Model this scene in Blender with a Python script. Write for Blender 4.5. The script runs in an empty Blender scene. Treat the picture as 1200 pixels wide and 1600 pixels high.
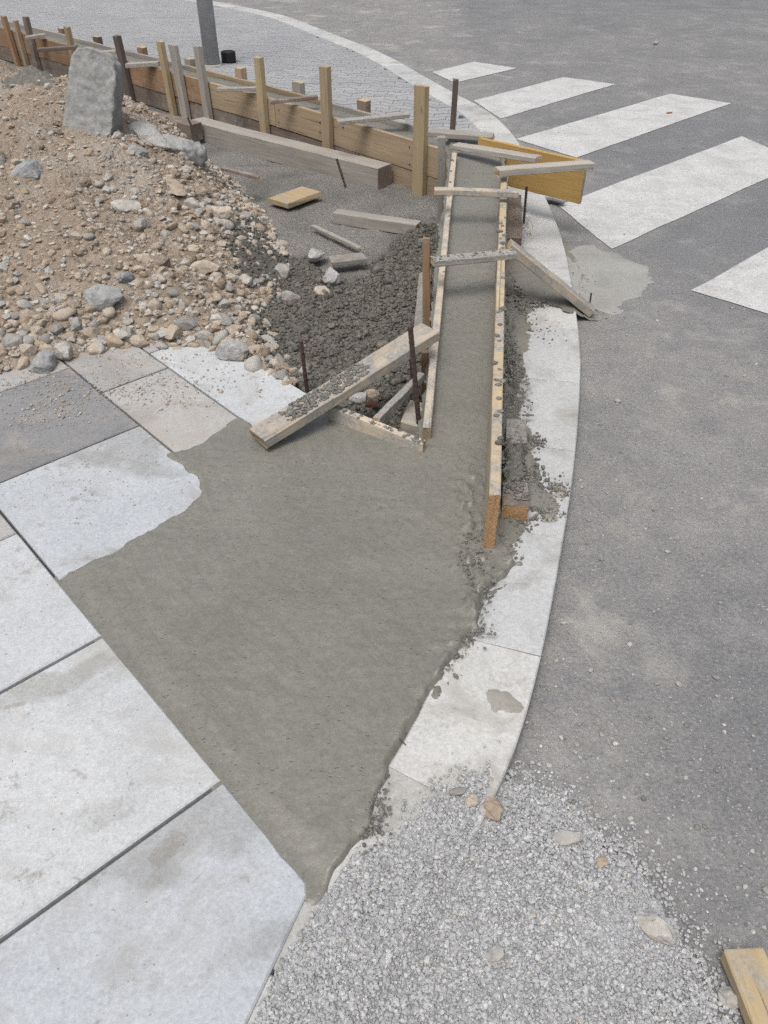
import bpy, bmesh, math, random
import numpy as np
from mathutils import Vector, Matrix

R = math.radians
random.seed(7)
rng = np.random.default_rng(11)
scene = bpy.context.scene
col = scene.collection

# ------------------------------------------------------------------ camera
CAM_H = 1.68                       # eye height above the asphalt
FOC = 1210.0 / 1200.0              # focal length in picture widths
PITCH = math.atan(1000.0 / 1210.0) # looking down
cam_d = bpy.data.cameras.new('camera')
cam = bpy.data.objects.new('camera', cam_d)
col.objects.link(cam)
cam.location = (0, 0, CAM_H)
cam.rotation_euler = (math.pi / 2 - PITCH, 0, 0)
cam_d.sensor_fit = 'HORIZONTAL'
cam_d.sensor_width = 36.0
cam_d.lens = 36.0 * FOC
cam_d.clip_start = 0.05
cam_d.clip_end = 400
scene.camera = cam

# ------------------------------------------------------------------ world, sun, exposure
SUN_EL, SUN_AZ = 68.0, 205.0
world = bpy.data.worlds.new('World')
scene.world = world
world.use_nodes = True
nt = world.node_tree
for n in list(nt.nodes):
    nt.nodes.remove(n)
wo = nt.nodes.new('ShaderNodeOutputWorld')
wb = nt.nodes.new('ShaderNodeBackground')
sky = nt.nodes.new('ShaderNodeTexSky')
sky.sky_type = 'NISHITA'
sky.sun_disc = False
sky.sun_elevation = R(SUN_EL)
sky.sun_rotation = R(SUN_AZ)
sky.air_density = 1.0
sky.dust_density = 6.0
sky.ozone_density = 1.0
hs = nt.nodes.new('ShaderNodeHueSaturation')
hs.inputs['Saturation'].default_value = 0.5
nt.links.new(sky.outputs[0], hs.inputs['Color'])
nt.links.new(hs.outputs[0], wb.inputs[0])
nt.links.new(wb.outputs[0], wo.inputs[0])
wb.inputs[1].default_value = 0.135
sun_d = bpy.data.lights.new('sun', 'SUN')
sun_d.energy = 1.25
sun_d.angle = R(30)
sun_d.color = (1.0, 0.99, 0.975)
sun = bpy.data.objects.new('sun', sun_d)
col.objects.link(sun)
az, el = R(SUN_AZ), R(SUN_EL)
to_sun = Vector((math.sin(az) * math.cos(el), math.cos(az) * math.cos(el), math.sin(el)))
sun.rotation_euler = to_sun.to_track_quat('Z', 'Y').to_euler()
scene.view_settings.view_transform = 'Standard'
scene.view_settings.look = 'None'
scene.view_settings.exposure = 0.42
scene.view_settings.gamma = 1.0
scene.view_settings.use_curve_mapping = False
scene.cycles.use_denoising = False
scene.cycles.use_adaptive_sampling = False
scene.cycles.max_bounces = 6

# ------------------------------------------------------------------ survey helpers
def at(px, py, z=0.0):
    """Survey: the point at height z seen at photograph pixel (px, py)."""
    u = -(py - 800) / 1210.0
    D = Vector(((px - 600) / 1210.0, math.cos(PITCH) + u * math.sin(PITCH), -math.sin(PITCH) + u * math.cos(PITCH)))
    t = (z - CAM_H) / D.z
    return Vector((D.x * t, D.y * t, z))

def row(x, y, z):
    c = y * math.cos(PITCH) - (z - CAM_H) * math.sin(PITCH)
    return 800 - 1210 * (y * math.sin(PITCH) + (z - CAM_H) * math.cos(PITCH)) / c

def colpx(x, y, z):
    c = y * math.cos(PITCH) - (z - CAM_H) * math.sin(PITCH)
    return 600 + 1210 * x / c

def height_for(x, y, py):
    lo, hi = -1.0, 1.6
    for _ in range(40):
        m = (lo + hi) / 2
        if row(x, y, m) > py: lo = m
        else: hi = m
    return (lo + hi) / 2

# ------------------------------------------------------------------ numpy noise
def _hash(ix, iy, seed):
    n = (ix.astype(np.int64) * 374761393 + iy.astype(np.int64) * 668265263 + seed * 1442695041) & 0x7fffffff
    n = ((n ^ (n >> 13)) * 1274126177) & 0x7fffffff
    return ((n ^ (n >> 16)) & 0xffff) / 65535.0

def vnoise(x, y, seed=0):
    ix, iy = np.floor(x), np.floor(y)
    fx, fy = x - ix, y - iy
    fx = fx * fx * (3 - 2 * fx); fy = fy * fy * (3 - 2 * fy)
    a = _hash(ix, iy, seed); b = _hash(ix + 1, iy, seed)
    c = _hash(ix, iy + 1, seed); d = _hash(ix + 1, iy + 1, seed)
    return (a + (b - a) * fx) * (1 - fy) + (c + (d - c) * fx) * fy

def fbm(x, y, scale, octaves=4, seed=0, gain=0.5):
    x = np.asarray(x, float) * scale; y = np.asarray(y, float) * scale
    s = np.zeros_like(x); a = 1.0; t = 0.0
    for o in range(octaves):
        s += a * (vnoise(x, y, seed + o * 17) * 2 - 1); t += a
        x = x * 2.03 + 13.7; y = y * 2.03 + 7.1; a *= gain
    return s / t

def sdist(x, y, poly):
    """Signed distance to a polygon, positive inside."""
    P = np.asarray(poly, float)
    x = np.asarray(x, float); y = np.asarray(y, float)
    d = np.full(x.shape, 1e9); ins = np.zeros(x.shape, bool)
    n = len(P)
    for i in range(n):
        x0, y0 = P[i]; x1, y1 = P[(i + 1) % n]
        ex, ey = x1 - x0, y1 - y0
        t = np.clip(((x - x0) * ex + (y - y0) * ey) / (ex * ex + ey * ey + 1e-12), 0, 1)
        d = np.minimum(d, np.hypot(x - x0 - t * ex, y - y0 - t * ey))
        c = ((y0 > y) != (y1 > y)) & (x < (x1 - x0) * (y - y0) / (y1 - y0 + 1e-12) + x0)
        ins ^= c
    return np.where(ins, d, -d)

def sstep(t):
    t = np.clip(t, 0, 1)
    return t * t * (3 - 2 * t)

def chaikin(pts, n=2):
    for _ in range(n):
        q = [pts[0]]
        for a, b in zip(pts[:-1], pts[1:]):
            q.append((a[0] * .75 + b[0] * .25, a[1] * .75 + b[1] * .25))
            q.append((a[0] * .25 + b[0] * .75, a[1] * .25 + b[1] * .75))
        q.append(pts[-1])
        pts = q
    return pts

# ------------------------------------------------------------------ object helpers
def tag(o, label=None, cat=None, group=None, kind=None):
    if label: o['label'] = label
    if cat: o['category'] = cat
    if group: o['group'] = group
    if kind: o['kind'] = kind
    return o

def empty(name, loc, label=None, cat=None, group=None):
    o = bpy.data.objects.new(name, None)
    o.empty_display_size = 0.1
    col.objects.link(o)
    o.location = loc
    return tag(o, label, cat, group)

def mesh_np(name, V, F, mats, smooth=False):
    me = bpy.data.meshes.new(name)
    V = np.asarray(V, np.float32); F = np.asarray(F, np.int32)
    k = F.shape[1]
    me.vertices.add(len(V)); me.vertices.foreach_set('co', V.ravel())
    me.loops.add(F.size); me.loops.foreach_set('vertex_index', F.ravel())
    me.polygons.add(len(F)); me.polygons.foreach_set('loop_start', np.arange(0, F.size, k, dtype=np.int32))
    me.polygons.foreach_set('use_smooth', np.full(len(F), smooth))
    for m in (mats if isinstance(mats, (list, tuple)) else [mats]):
        me.materials.append(m)
    me.update(calc_edges=True)
    me.validate()
    return me

def mesh_py(name, V, F, mats, smooth=False, fm=None):
    me = bpy.data.meshes.new(name)
    me.from_pydata([tuple(v) for v in V], [], F)
    for m in (mats if isinstance(mats, (list, tuple)) else [mats]):
        me.materials.append(m)
    for i, p in enumerate(me.polygons):
        p.use_smooth = smooth
        if fm: p.material_index = fm[i]
    me.update()
    return me

def link(name, me, parent=None, loc=None, mat4=None):
    o = bpy.data.objects.new(name, me)
    col.objects.link(o)
    if mat4 is not None:
        M = mat4
    else:
        M = Matrix.Translation(loc if loc is not None else (0, 0, 0))
    if parent is not None:
        o.parent = parent
        M = parent_matrix(parent).inverted() @ M
    o.matrix_basis = M
    return o

def parent_matrix(p):
    M = p.matrix_basis.copy()
    while p.parent:
        p = p.parent
        M = p.matrix_basis @ M
    return M

# ------------------------------------------------------------------ materials
def newmat(name, rough=0.85, spec=0.3):
    m = bpy.data.materials.new(name)
    m.use_nodes = True
    t = m.node_tree
    b = t.nodes['Principled BSDF']
    b.inputs['Roughness'].default_value = rough
    b.inputs['Specular IOR Level'].default_value = spec
    return m, t, b

class N:
    """Small node-graph writer."""
    def __init__(self, t): self.t = t
    def new(self, kind, **kw):
        n = self.t.nodes.new(kind)
        for k, v in kw.items(): setattr(n, k, v)
        return n
    def link(self, a, b): self.t.links.new(a, b)
    def coord(self, which='Object', scale=(1, 1, 1), jitter=False):
        tc = self.new('ShaderNodeTexCoord')
        mp = self.new('ShaderNodeMapping')
        mp.inputs['Scale'].default_value = scale
        src = tc.outputs[which]
        if jitter:
            oi = self.new('ShaderNodeObjectInfo')
            ml = self.new('ShaderNodeMath', operation='MULTIPLY'); ml.inputs[1].default_value = 37.0
            self.link(oi.outputs['Random'], ml.inputs[0])
            ad = self.new('ShaderNodeVectorMath', operation='ADD')
            self.link(src, ad.inputs[0]); self.link(ml.outputs[0], ad.inputs[1])
            src = ad.outputs[0]
        self.link(src, mp.inputs[0])
        return mp.outputs[0]
    def noise(self, v, scale, detail=4, rough=0.55, dist=0.0):
        n = self.new('ShaderNodeTexNoise')
        n.inputs['Scale'].default_value = scale
        n.inputs['Detail'].default_value = detail
        n.inputs['Roughness'].default_value = rough
        n.inputs['Distortion'].default_value = dist
        self.link(v, n.inputs['Vector'])
        return n.outputs[0]
    def voro(self, v, scale, feature='F1', out='Distance'):
        n = self.new('ShaderNodeTexVoronoi', feature=feature)
        n.inputs['Scale'].default_value = scale
        self.link(v, n.inputs['Vector'])
        return n.outputs[out]
    def ramp(self, f, stops, interp='LINEAR'):
        n = self.new('ShaderNodeValToRGB')
        n.color_ramp.interpolation = interp
        e = n.color_ramp.elements
        while len(e) < len(stops): e.new(0.5)
        for i, (p, c) in enumerate(stops):
            e[i].position = p
            c = (c, c, c) if not isinstance(c, (tuple, list)) else c
            e[i].color = (c[0], c[1], c[2], 1)
        self.link(f, n.inputs[0])
        return n.outputs[0]
    def mix(self, f, a, b, blend='MIX'):
        n = self.new('ShaderNodeMix', data_type='RGBA', blend_type=blend)
        for s, v in ((n.inputs[0], f), (n.inputs[6], a), (n.inputs[7], b)):
            if isinstance(v, (int, float)): s.default_value = v
            elif isinstance(v, tuple): s.default_value = (*v, 1) if len(v) == 3 else v
            else: self.link(v, s)
        return n.outputs[2]
    def math(self, op, a, b=0.0):
        n = self.new('ShaderNodeMath', operation=op)
        for s, v in ((n.inputs[0], a), (n.inputs[1], b)):
            if isinstance(v, (int, float)): s.default_value = v
            else: self.link(v, s)
        return n.outputs[0]
    def bump(self, h, strength, dist, normal=None):
        n = self.new('ShaderNodeBump')
        n.inputs['Strength'].default_value = strength
        n.inputs['Distance'].default_value = dist
        self.link(h, n.inputs['Height'])
        if normal is not None: self.link(normal, n.inputs['Normal'])
        return n.outputs[0]
    def rnd(self):
        return self.new('ShaderNodeObjectInfo').outputs['Random']
    def island(self):
        return self.new('ShaderNodeNewGeometry').outputs['Random Per Island']

def mat_asphalt():
    m, t, b = newmat('asphalt', 0.9, 0.25)
    g = N(t); v = g.coord('Object')
    fine = g.noise(v, 210, 2, 0.8)
    grain = g.noise(v, 75, 4, 0.8)
    speck = g.voro(v, 95)
    cellc = g.voro(v, 95, out='Color')
    big = g.noise(v, 0.8, 5, 0.6, 0.3)
    mid = g.noise(v, 6.5, 6, 0.72)
    base = g.ramp(grain, [(0.28, (.056, .058, .063)), (0.5, (.122, .125, .130)), (0.72, (.21, .213, .216))])
    base = g.mix(0.35, base, g.ramp(fine, [(0.3, (.06, .06, .064)), (0.7, (.25, .25, .25))]))
    chips = g.math('MULTIPLY', g.ramp(speck, [(0.16, 1.0), (0.30, 0.0)]), g.ramp(cellc, [(0.45, 0.0), (0.8, 1.0)]))
    base = g.mix(g.math('MULTIPLY', chips, 0.75), base, (.36, .355, .345))
    sep = g.new('ShaderNodeSeparateXYZ'); g.link(v, sep.inputs[0])
    X, Y = sep.outputs[0], sep.outputs[1]
    wob = g.math('MULTIPLY', g.math('SUBTRACT', g.noise(v, 0.7, 4, 0.6), 0.5), 2.6)
    yy = g.math('DIVIDE', g.math('ADD', Y, wob), 16.0)
    zone = g.ramp(yy, [(0.0, 0.25), (0.08, 0.30), (0.11, 0.75), (0.20, 0.85), (0.245, 0.35), (0.30, 0.12), (0.46, 0.12), (0.54, 0.6), (0.72, 0.5), (0.95, 0.25)])
    kerbx = g.math('MULTIPLY', g.ramp(g.math('DIVIDE', Y, 8.0), [(0.0, 0.0), (0.132, 0.27), (0.215, 0.46), (0.336, 0.67), (0.455, 0.80), (0.6, 0.875), (0.85, 0.875), (1.0, 0.62)]), 1.2)
    side = g.math('SUBTRACT', X, kerbx)
    nearkerb = g.ramp(g.math('ADD', side, g.math('MULTIPLY', wob, 0.12)), [(0.0, 1.0), (0.3, 0.8), (0.9, 0.0)])
    zone = g.math('MAXIMUM', zone, g.math('MULTIPLY', nearkerb, 0.95))
    dust = g.math('MULTIPLY', zone, g.ramp(mid, [(0.34, 0.35), (0.62, 1.0)]))
    dust = g.math('MULTIPLY', dust, g.ramp(grain, [(0.3, 0.45), (0.6, 1.0)]))
    c = g.mix(g.math('MULTIPLY', dust, 0.72), base, (.285, .270, .247))
    blot = g.math('MULTIPLY', g.ramp(g.noise(v, 2.2, 5, 0.65, 0.4), [(0.57, 0.0), (0.66, 1.0)]), g.ramp(fine, [(0.3, 0.4), (0.6, 1.0)]))
    c = g.mix(g.math('MULTIPLY', blot, g.math('MULTIPLY', zone, 0.75)), c, (.335, .325, .29))
    dk = g.ramp(g.noise(v, 1.1, 5, 0.65, 0.3), [(0.38, 0.35), (0.55, 0.0)])
    c = g.mix(dk, c, g.mix(1.0, c, (.62, .64, .68), 'MULTIPLY'))
    pale = g.ramp(g.noise(v, 3.1, 7, 0.78, 0.4), [(0.53, 0.0), (0.68, 1.0)])
    c = g.mix(g.math('MULTIPLY', g.math('MULTIPLY', pale, g.ramp(fine, [(0.35, 0.3), (0.6, 1.0)])), 0.5), c, (.30, .298, .285))
    g.link(c, b.inputs['Base Color'])
    g.link(g.bump(g.math('ADD', grain, g.math('MULTIPLY', speck, -0.6)), 0.7, 0.006), b.inputs['Normal'])
    return m

def mat_paint():
    m, t, b = newmat('road_paint', 0.8, 0.3)
    g = N(t); v = g.coord('Object')
    fine = g.noise(v, 150, 3, 0.7)
    mid = g.noise(v, 4.5, 6, 0.7, 0.5)
    wear = g.math('MULTIPLY', g.ramp(mid, [(0.42, 0.0), (0.72, 1.0)]), g.ramp(fine, [(0.38, 0.35), (0.6, 1.0)]))
    spots = g.ramp(g.voro(v, 26), [(0.07, 1.0), (0.13, 0.0)])
    c = g.ramp(fine, [(0.3, (.37, .37, .36)), (0.7, (.51, .508, .495))])
    gr = g.noise(v, 60, 4, 0.8)
    c = g.mix(g.ramp(gr, [(0.50, 0.0), (0.68, 0.75)]), c, (.19, .187, .18))
    c = g.mix(g.math('MULTIPLY', wear, 0.8), c, (.235, .23, .22))
    c = g.mix(g.math('MULTIPLY', spots, 0.45), c, (.16, .155, .15))
    g.link(c, b.inputs['Base Color'])
    g.link(g.bump(fine, 0.4, 0.004), b.inputs['Normal'])
    return m

def mat_concrete(name, lo, hi, dirt, dirt_amt, pore=0.5, rough=0.9, grain=140, jitter=True, bump=0.25, blot=0.0):
    m, t, b = newmat(name, rough, 0.25)
    g = N(t); v = g.coord('Object', jitter=jitter)
    big = g.noise(v, 2.2, 5, 0.6, 0.5)
    fine = g.noise(v, grain, 3, 0.7)
    c = g.ramp(big, [(0.3, lo), (0.7, hi)])
    c = g.mix(0.35, c, g.ramp(fine, [(0.3, tuple(x * .7 for x in lo)), (0.7, tuple(min(1, x * 1.15) for x in hi))]))
    gr = g.noise(v, 55, 5, 0.8)
    c = g.mix(0.5, c, g.mix(1.0, c, g.ramp(gr, [(0.3, (.66, .655, .64)), (0.55, (1.0, 1.0, 1.0)), (0.75, (1.2, 1.2, 1.2))]), 'MULTIPLY'))
    st = g.ramp(g.noise(v, 3.4, 7, 0.74, 0.7), [(0.50, 0.0), (0.66, 1.0)])
    c = g.mix(g.math('MULTIPLY', g.math('MULTIPLY', st, g.ramp(gr, [(0.35, 0.45), (0.6, 1.0)])), dirt_amt), c, dirt)
    scr = g.ramp(g.noise(g.coord('Object', (3, 40, 10), jitter=jitter), 2.0, 4, 0.6, 1.5), [(0.66, 0.0), (0.74, 0.35)])
    c = g.mix(scr, c, dirt)
    sp = g.ramp(g.voro(v, 22), [(0.05, 1.0), (0.10, 0.0)])
    sp = g.math('MULTIPLY', sp, g.ramp(g.noise(v, 9, 2), [(0.48, 0.0), (0.6, 1.0)]))
    c = g.mix(g.math('MULTIPLY', sp, pore), c, tuple(x * .42 for x in lo))
    if blot:
        bl = g.ramp(g.noise(v, 2.0, 5, 0.55, 0.9), [(0.55, 0.0), (0.63, 1.0)])
        c = g.mix(g.math('MULTIPLY', bl, blot), c, g.mix(1.0, c, (.70, .685, .65), 'MULTIPLY'))
        mud = g.math('MULTIPLY', g.ramp(g.noise(v, 12, 6, 0.75, 0.5), [(0.57, 0.0), (0.64, 1.0)]), g.ramp(g.noise(v, 2.6, 3), [(0.44, 0.0), (0.56, 1.0)]))
        c = g.mix(g.math('MULTIPLY', mud, blot * .8), c, (.20, .185, .16))
    oi = g.rnd()
    c = g.mix(1.0, c, g.ramp(oi, [(0, (.90, .91, .93)), (1, (1.04, 1.03, 1.01))]), 'MULTIPLY')
    g.link(c, b.inputs['Base Color'])
    h = g.math('ADD', fine, g.math('MULTIPLY', g.noise(v, 30, 4, 0.6), 1.2))
    g.link(g.bump(h, bump, 0.004), b.inputs['Normal'])
    return m

def mat_wet():
    m, t, b = newmat('wet_concrete', 0.55, 0.4)
    g = N(t); v = g.coord('Object')
    vs = g.coord('Object', (1.6, 9.0, 6.0))
    big = g.noise(v, 1.5, 6, 0.62, 0.6)
    st = g.noise(vs, 2.3, 6, 0.72, 1.4)
    fine = g.noise(v, 110, 4, 0.8)
    gr = g.noise(v, 38, 6, 0.78)
    c = g.ramp(big, [(0.30, (.124, .120, .098)), (0.70, (.174, .169, .145))])
    c = g.mix(0.22, c, g.ramp(st, [(0.35, (.095, .092, .079)), (0.65, (.195, .191, .173))]))
    c = g.mix(0.20, c, g.ramp(fine, [(0.3, (.07, .067, .054)), (0.7, (.30, .29, .262))]))
    c = g.mix(0.42, c, g.mix(1.0, c, g.ramp(gr, [(0.32, (.66, .65, .62)), (0.55, (1.0, 1.0, 1.0)), (0.7, (1.16, 1.16, 1.15))]), 'MULTIPLY'))
    def arcs(cx, cy, dens):
        vm = g.new('ShaderNodeVectorMath', operation='SUBTRACT'); vm.inputs[1].default_value = (cx, cy, 0)
        g.link(v, vm.inputs[0])
        sp = g.new('ShaderNodeSeparateXYZ'); g.link(vm.outputs[0], sp.inputs[0])
        rr = g.math('SQRT', g.math('ADD', g.math('MULTIPLY', sp.outputs[0], sp.outputs[0]), g.math('MULTIPLY', sp.outputs[1], sp.outputs[1])))
        an = g.math('ARCTAN2', sp.outputs[1], sp.outputs[0])
        cb = g.new('ShaderNodeCombineXYZ')
        g.link(g.math('MULTIPLY', rr, dens), cb.inputs[0]); g.link(g.math('MULTIPLY', an, 2.2), cb.inputs[1])
        return g.noise(cb.outputs[0], 1.0, 5, 0.7, 0.2)
    arc = g.mix(g.ramp(g.noise(v, 1.6, 3), [(0.45, 0.0), (0.55, 1.0)]), arcs(-.95, .75, 62), arcs(.9, 2.6, 55))
    c = g.mix(0.28, c, g.mix(1.0, c, g.ramp(arc, [(0.32, (.72, .72, .70)), (0.5, (1, 1, 1)), (0.68, (1.22, 1.22, 1.2))]), 'MULTIPLY'))
    pit = g.ramp(g.voro(g.coord('Object', (1, 2.0, 1)), 36), [(0.08, 1.0), (0.19, 0.0)])
    pit = g.math('MULTIPLY', pit, g.ramp(g.noise(v, 6, 6, 0.75), [(0.44, 0.0), (0.54, 1.0)]))
    tear = g.ramp(g.noise(g.coord('Object', (14, 30, 14)), 3.0, 5, 0.75, 0.6), [(0.60, 0.0), (0.68, 1.0)])
    pit = g.math('MAXIMUM', pit, g.math('MULTIPLY', tear, g.ramp(g.noise(v, 3.2, 5, 0.7), [(0.54, 0.0), (0.62, 0.8)])))
    c = g.mix(g.math('MULTIPLY', pit, 0.72), c, (.05, .047, .04))
    g.link(c, b.inputs['Base Color'])
    r = g.ramp(g.noise(v, 3.0, 5), [(0.35, 0.26), (0.65, 0.55)])
    g.link(r, b.inputs['Roughness'])
    h = g.math('ADD', g.math('MULTIPLY', gr, 0.9), g.math('ADD', g.math('MULTIPLY', arc, 0.35), g.math('MULTIPLY', pit, -1.6)))
    g.link(g.bump(h, 0.36, 0.006), b.inputs['Normal'])
    return m

def mat_mortar(name='wet_mortar', lo=(.047, .044, .037), hi=(.145, .137, .118), rough=0.6):
    m, t, b = newmat(name, rough, 0.4)
    g = N(t); v = g.coord('Object')
    n1 = g.noise(v, 45, 5, 0.7)
    c = g.ramp(n1, [(0.3, lo), (0.72, hi)])
    c = g.mix(1.0, c, g.ramp(g.island(), [(0, (.75, .75, .74)), (1, (1.35, 1.33, 1.28))]), 'MULTIPLY')
    g.link(c, b.inputs['Base Color'])
    g.link(g.bump(g.math('ADD', n1, g.noise(v, 140, 3)), 0.8, 0.008), b.inputs['Normal'])
    return m

def mat_soil():
    m, t, b = newmat('tan_soil', 0.95, 0.15)
    g = N(t); v = g.coord('Object')
    big = g.noise(v, 1.3, 5, 0.6, 0.5)
    fine = g.noise(v, 55, 5, 0.75)
    cell = g.voro(v, 42, out='Color')
    c = g.ramp(big, [(0.32, (.205, .165, .130)), (0.52, (.275, .220, .170)), (0.72, (.285, .25, .215))])
    c = g.mix(0.45, c, g.ramp(fine, [(0.28, (.09, .072, .056)), (0.52, (.265, .215, .167)), (0.75, (.44, .385, .325))]))
    c = g.mix(0.35, c, g.ramp(g.new_sep(cell) if hasattr(g, 'new_sep') else cell, [(0.2, (.14, .11, .08)), (0.8, (.34, .28, .22))]))
    gray = g.ramp(g.noise(v, 2.1, 4, 0.6), [(0.52, 0.0), (0.66, 1.0)])
    c = g.mix(g.math('MULTIPLY', gray, 0.6), c, (.315, .285, .245))
    g.link(c, b.inputs['Base Color'])
    h = g.math('ADD', fine, g.math('MULTIPLY', g.voro(v, 42), -1.2))
    g.link(g.bump(h, 0.9, 0.014), b.inputs['Normal'])
    return m

def mat_subbase():
    m, t, b = newmat('crushed_subbase', 0.95, 0.15)
    g = N(t); v = g.coord('Object')
    fine = g.noise(v, 90, 4, 0.75)
    c = g.ramp(fine, [(0.28, (.075, .070, .062)), (0.5, (.18, .172, .158)), (0.74, (.30, .29, .27))])
    damp = g.ramp(g.noise(v, 1.7, 5, 0.65, 0.6), [(0.44, 0.0), (0.64, 1.0)])
    c = g.mix(g.math('MULTIPLY', damp, 0.55), c, (.085, .08, .07))
    g.link(c, b.inputs['Base Color'])
    g.link(g.bump(g.math('ADD', fine, g.math('MULTIPLY', g.voro(v, 70), -1.0)), 0.9, 0.01), b.inputs['Normal'])
    return m

def mat_stones(name, stops, island, rough=0.9, spk=60):
    m, t, b = newmat(name, rough, 0.2)
    g = N(t); v = g.coord('Object')
    f = g.island() if island else g.rnd()
    c = g.ramp(f, stops, 'LINEAR')
    n1 = g.noise(v, spk, 5, 0.7)
    c = g.mix(1.0, c, g.ramp(n1, [(0.25, (.62, .60, .57)), (0.75, (1.28, 1.27, 1.25))]), 'MULTIPLY')
    if not island:
        d = g.ramp(g.noise(v, 14, 4, 0.6), [(0.45, 0.0), (0.68, 1.0)])
        c = g.mix(g.math('MULTIPLY', d, 0.6), c, (.29, .25, .205))
    g.link(c, b.inputs['Base Color'])
    g.link(g.bump(n1, 0.5, 0.006), b.inputs['Normal'])
    return m

def mat_wood(name, light, dark, grey=0.0, grey_c=(.22, .205, .185), smear=0.0, rough=0.8, knots=0.6):
    m, t, b = newmat(name, rough, 0.25)
    g = N(t)
    v1 = g.coord('Object', (1.6, 24, 24), jitter=True)
    v2 = g.coord('Object', (0.9, 7, 7), jitter=True)
    v0 = g.coord('Object', jitter=True)
    gr = g.noise(v1, 2.2, 6, 0.65, 0.5)
    br = g.noise(v2, 1.6, 4, 0.55, 0.8)
    c = g.ramp(gr, [(0.28, dark), (0.5, tuple((a + d) / 2 for a, d in zip(light, dark))), (0.68, light)])
    c = g.mix(0.45, c, g.ramp(br, [(0.3, dark), (0.65, light)]))
    kn = g.voro(g.coord('Object', (2.3, 8.0, 8.0), jitter=True), 1.0)
    kn = g.ramp(kn, [(0.03, 1.0), (0.08, 0.0)])
    c = g.mix(g.math('MULTIPLY', kn, knots), c, tuple(x * .35 for x in dark))
    if grey > 0:
        gm = g.ramp(g.noise(v2, 2.4, 5, 0.65, 0.4), [(0.35, min(1, grey * .6)), (0.7, min(1, grey * 1.3))])
        c = g.mix(gm, c, g.mix(gr, tuple(x * .45 for x in grey_c), tuple(min(1, x * 1.45) for x in grey_c)))
    crack = g.ramp(g.noise(g.coord('Object', (0.8, 45, 45), jitter=True), 1.8, 3, 0.5), [(0.27, 1.0), (0.33, 0.0)])
    c = g.mix(g.math('MULTIPLY', crack, 0.65), c, tuple(x * .22 for x in dark))
    if smear > 0:
        sm = g.ramp(g.noise(v0, 9, 6, 0.7, 0.7), [(0.56 - .25 * smear, 0.0), (0.68 - .25 * smear, 1.0)])
        c = g.mix(g.math('MULTIPLY', sm, 0.85), c, g.ramp(g.noise(v0, 90, 3), [(0.3, (.16, .157, .145)), (0.7, (.33, .325, .31))]))
    tone = g.ramp(g.rnd(), [(0, (.78, .78, .78)), (1, (1.15, 1.13, 1.1))])
    c = g.mix(1.0, c, tone, 'MULTIPLY')
    g.link(c, b.inputs['Base Color'])
    h = g.math('ADD', gr, g.math('MULTIPLY', crack, -0.9))
    g.link(g.bump(h, 0.5, 0.004), b.inputs['Normal'])
    return m

def mat_plain(name, c, rough=0.6, metal=0.0, var=0.25, scale=40):
    m, t, b = newmat(name, rough, 0.4)
    b.inputs['Metallic'].default_value = metal
    g = N(t); v = g.coord('Object')
    n1 = g.noise(v, scale, 4, 0.65)
    cc = g.ramp(n1, [(0.3, tuple(x * (1 - var) for x in c)), (0.7, tuple(min(1, x * (1 + var)) for x in c))])
    g.link(cc, b.inputs['Base Color'])
    g.link(g.bump(n1, 0.3, 0.003), b.inputs['Normal'])
    return m

M = {}
M['asphalt'] = mat_asphalt()
M['paint'] = mat_paint()
M['slab'] = mat_concrete('pale_slab', (.350, .368, .380), (.45, .462, .468), (.285, .272, .25), 0.7, 0.6, blot=0.75)
M['slab_dusty'] = mat_concrete('dusty_slab', (.27, .272, .272), (.37, .362, .345), (.30, .262, .215), 0.85, 0.6, blot=.5)
M['slab_dark'] = mat_concrete('dark_slab', (.155, .16, .168), (.22, .22, .222), (.30, .265, .225), 0.85, 0.4, blot=.4)
M['kerb'] = mat_concrete('kerb_concrete', (.35, .355, .35), (.465, .465, .452), (.235, .222, .195), 0.9, 0.9, blot=0.6)
M['paver'] = mat_concrete('paver_concrete', (.235, .24, .245), (.31, .312, .312), (.35, .345, .335), 0.5, 0.4, bump=0.2)
M['bed'] = mat_plain('joint_sand', (.07, .069, .065), 0.95)
M['wet'] = mat_wet()
M['mortar'] = mat_mortar()
M['mortar_mid'] = mat_mortar('drying_mortar', (.085, .082, .072), (.20, .195, .178), 0.8)
M['slurry'] = mat_concrete('dried_slurry', (.24, .238, .22), (.31, .308, .288), (.17, .167, .155), 0.75, 0.3, jitter=False)
M['slurry_dark'] = mat_concrete('damp_slurry', (.150, .142, .118), (.215, .206, .178), (.11, .104, .086), 0.6, 0.5, rough=0.7, jitter=False)
M['stain'] = mat_concrete('mortar_stain', (.22, .208, .18), (.29, .278, .248), (.17, .16, .135), 0.6, 0.4, jitter=False)
M['soil'] = mat_soil()
M['subbase'] = mat_subbase()
M['gravel'] = mat_stones('grey_gravel', [(0, (.25, .257, .266)), (.35, (.315, .323, .332)), (.75, (.37, .379, .388)), (.95, (.44, .448, .455)), (1, (.33, .298, .26))], True, spk=120)
M['gravel_bed'] = mat_plain('gravel_fines', (.31, .317, .325), 0.95, 0.0, 0.35, 160)
M['grit'] = mat_stones('road_grit', [(0, (.16, .158, .15)), (.5, (.27, .265, .25)), (1, (.40, .39, .37))], True, spk=120)
M['rubble'] = mat_stones('rubble_bits', [(0, (.25, .19, .135)), (.25, (.32, .265, .21)), (.5, (.36, .32, .27)), (.7, (.29, .285, .275)), (1, (.43, .41, .375))], True, spk=70)
M['stone_tan'] = mat_stones('tan_stone', [(0, (.30, .245, .19)), (.4, (.36, .305, .245)), (.75, (.41, .365, .31)), (1, (.33, .26, .195))], False, spk=38)
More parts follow.
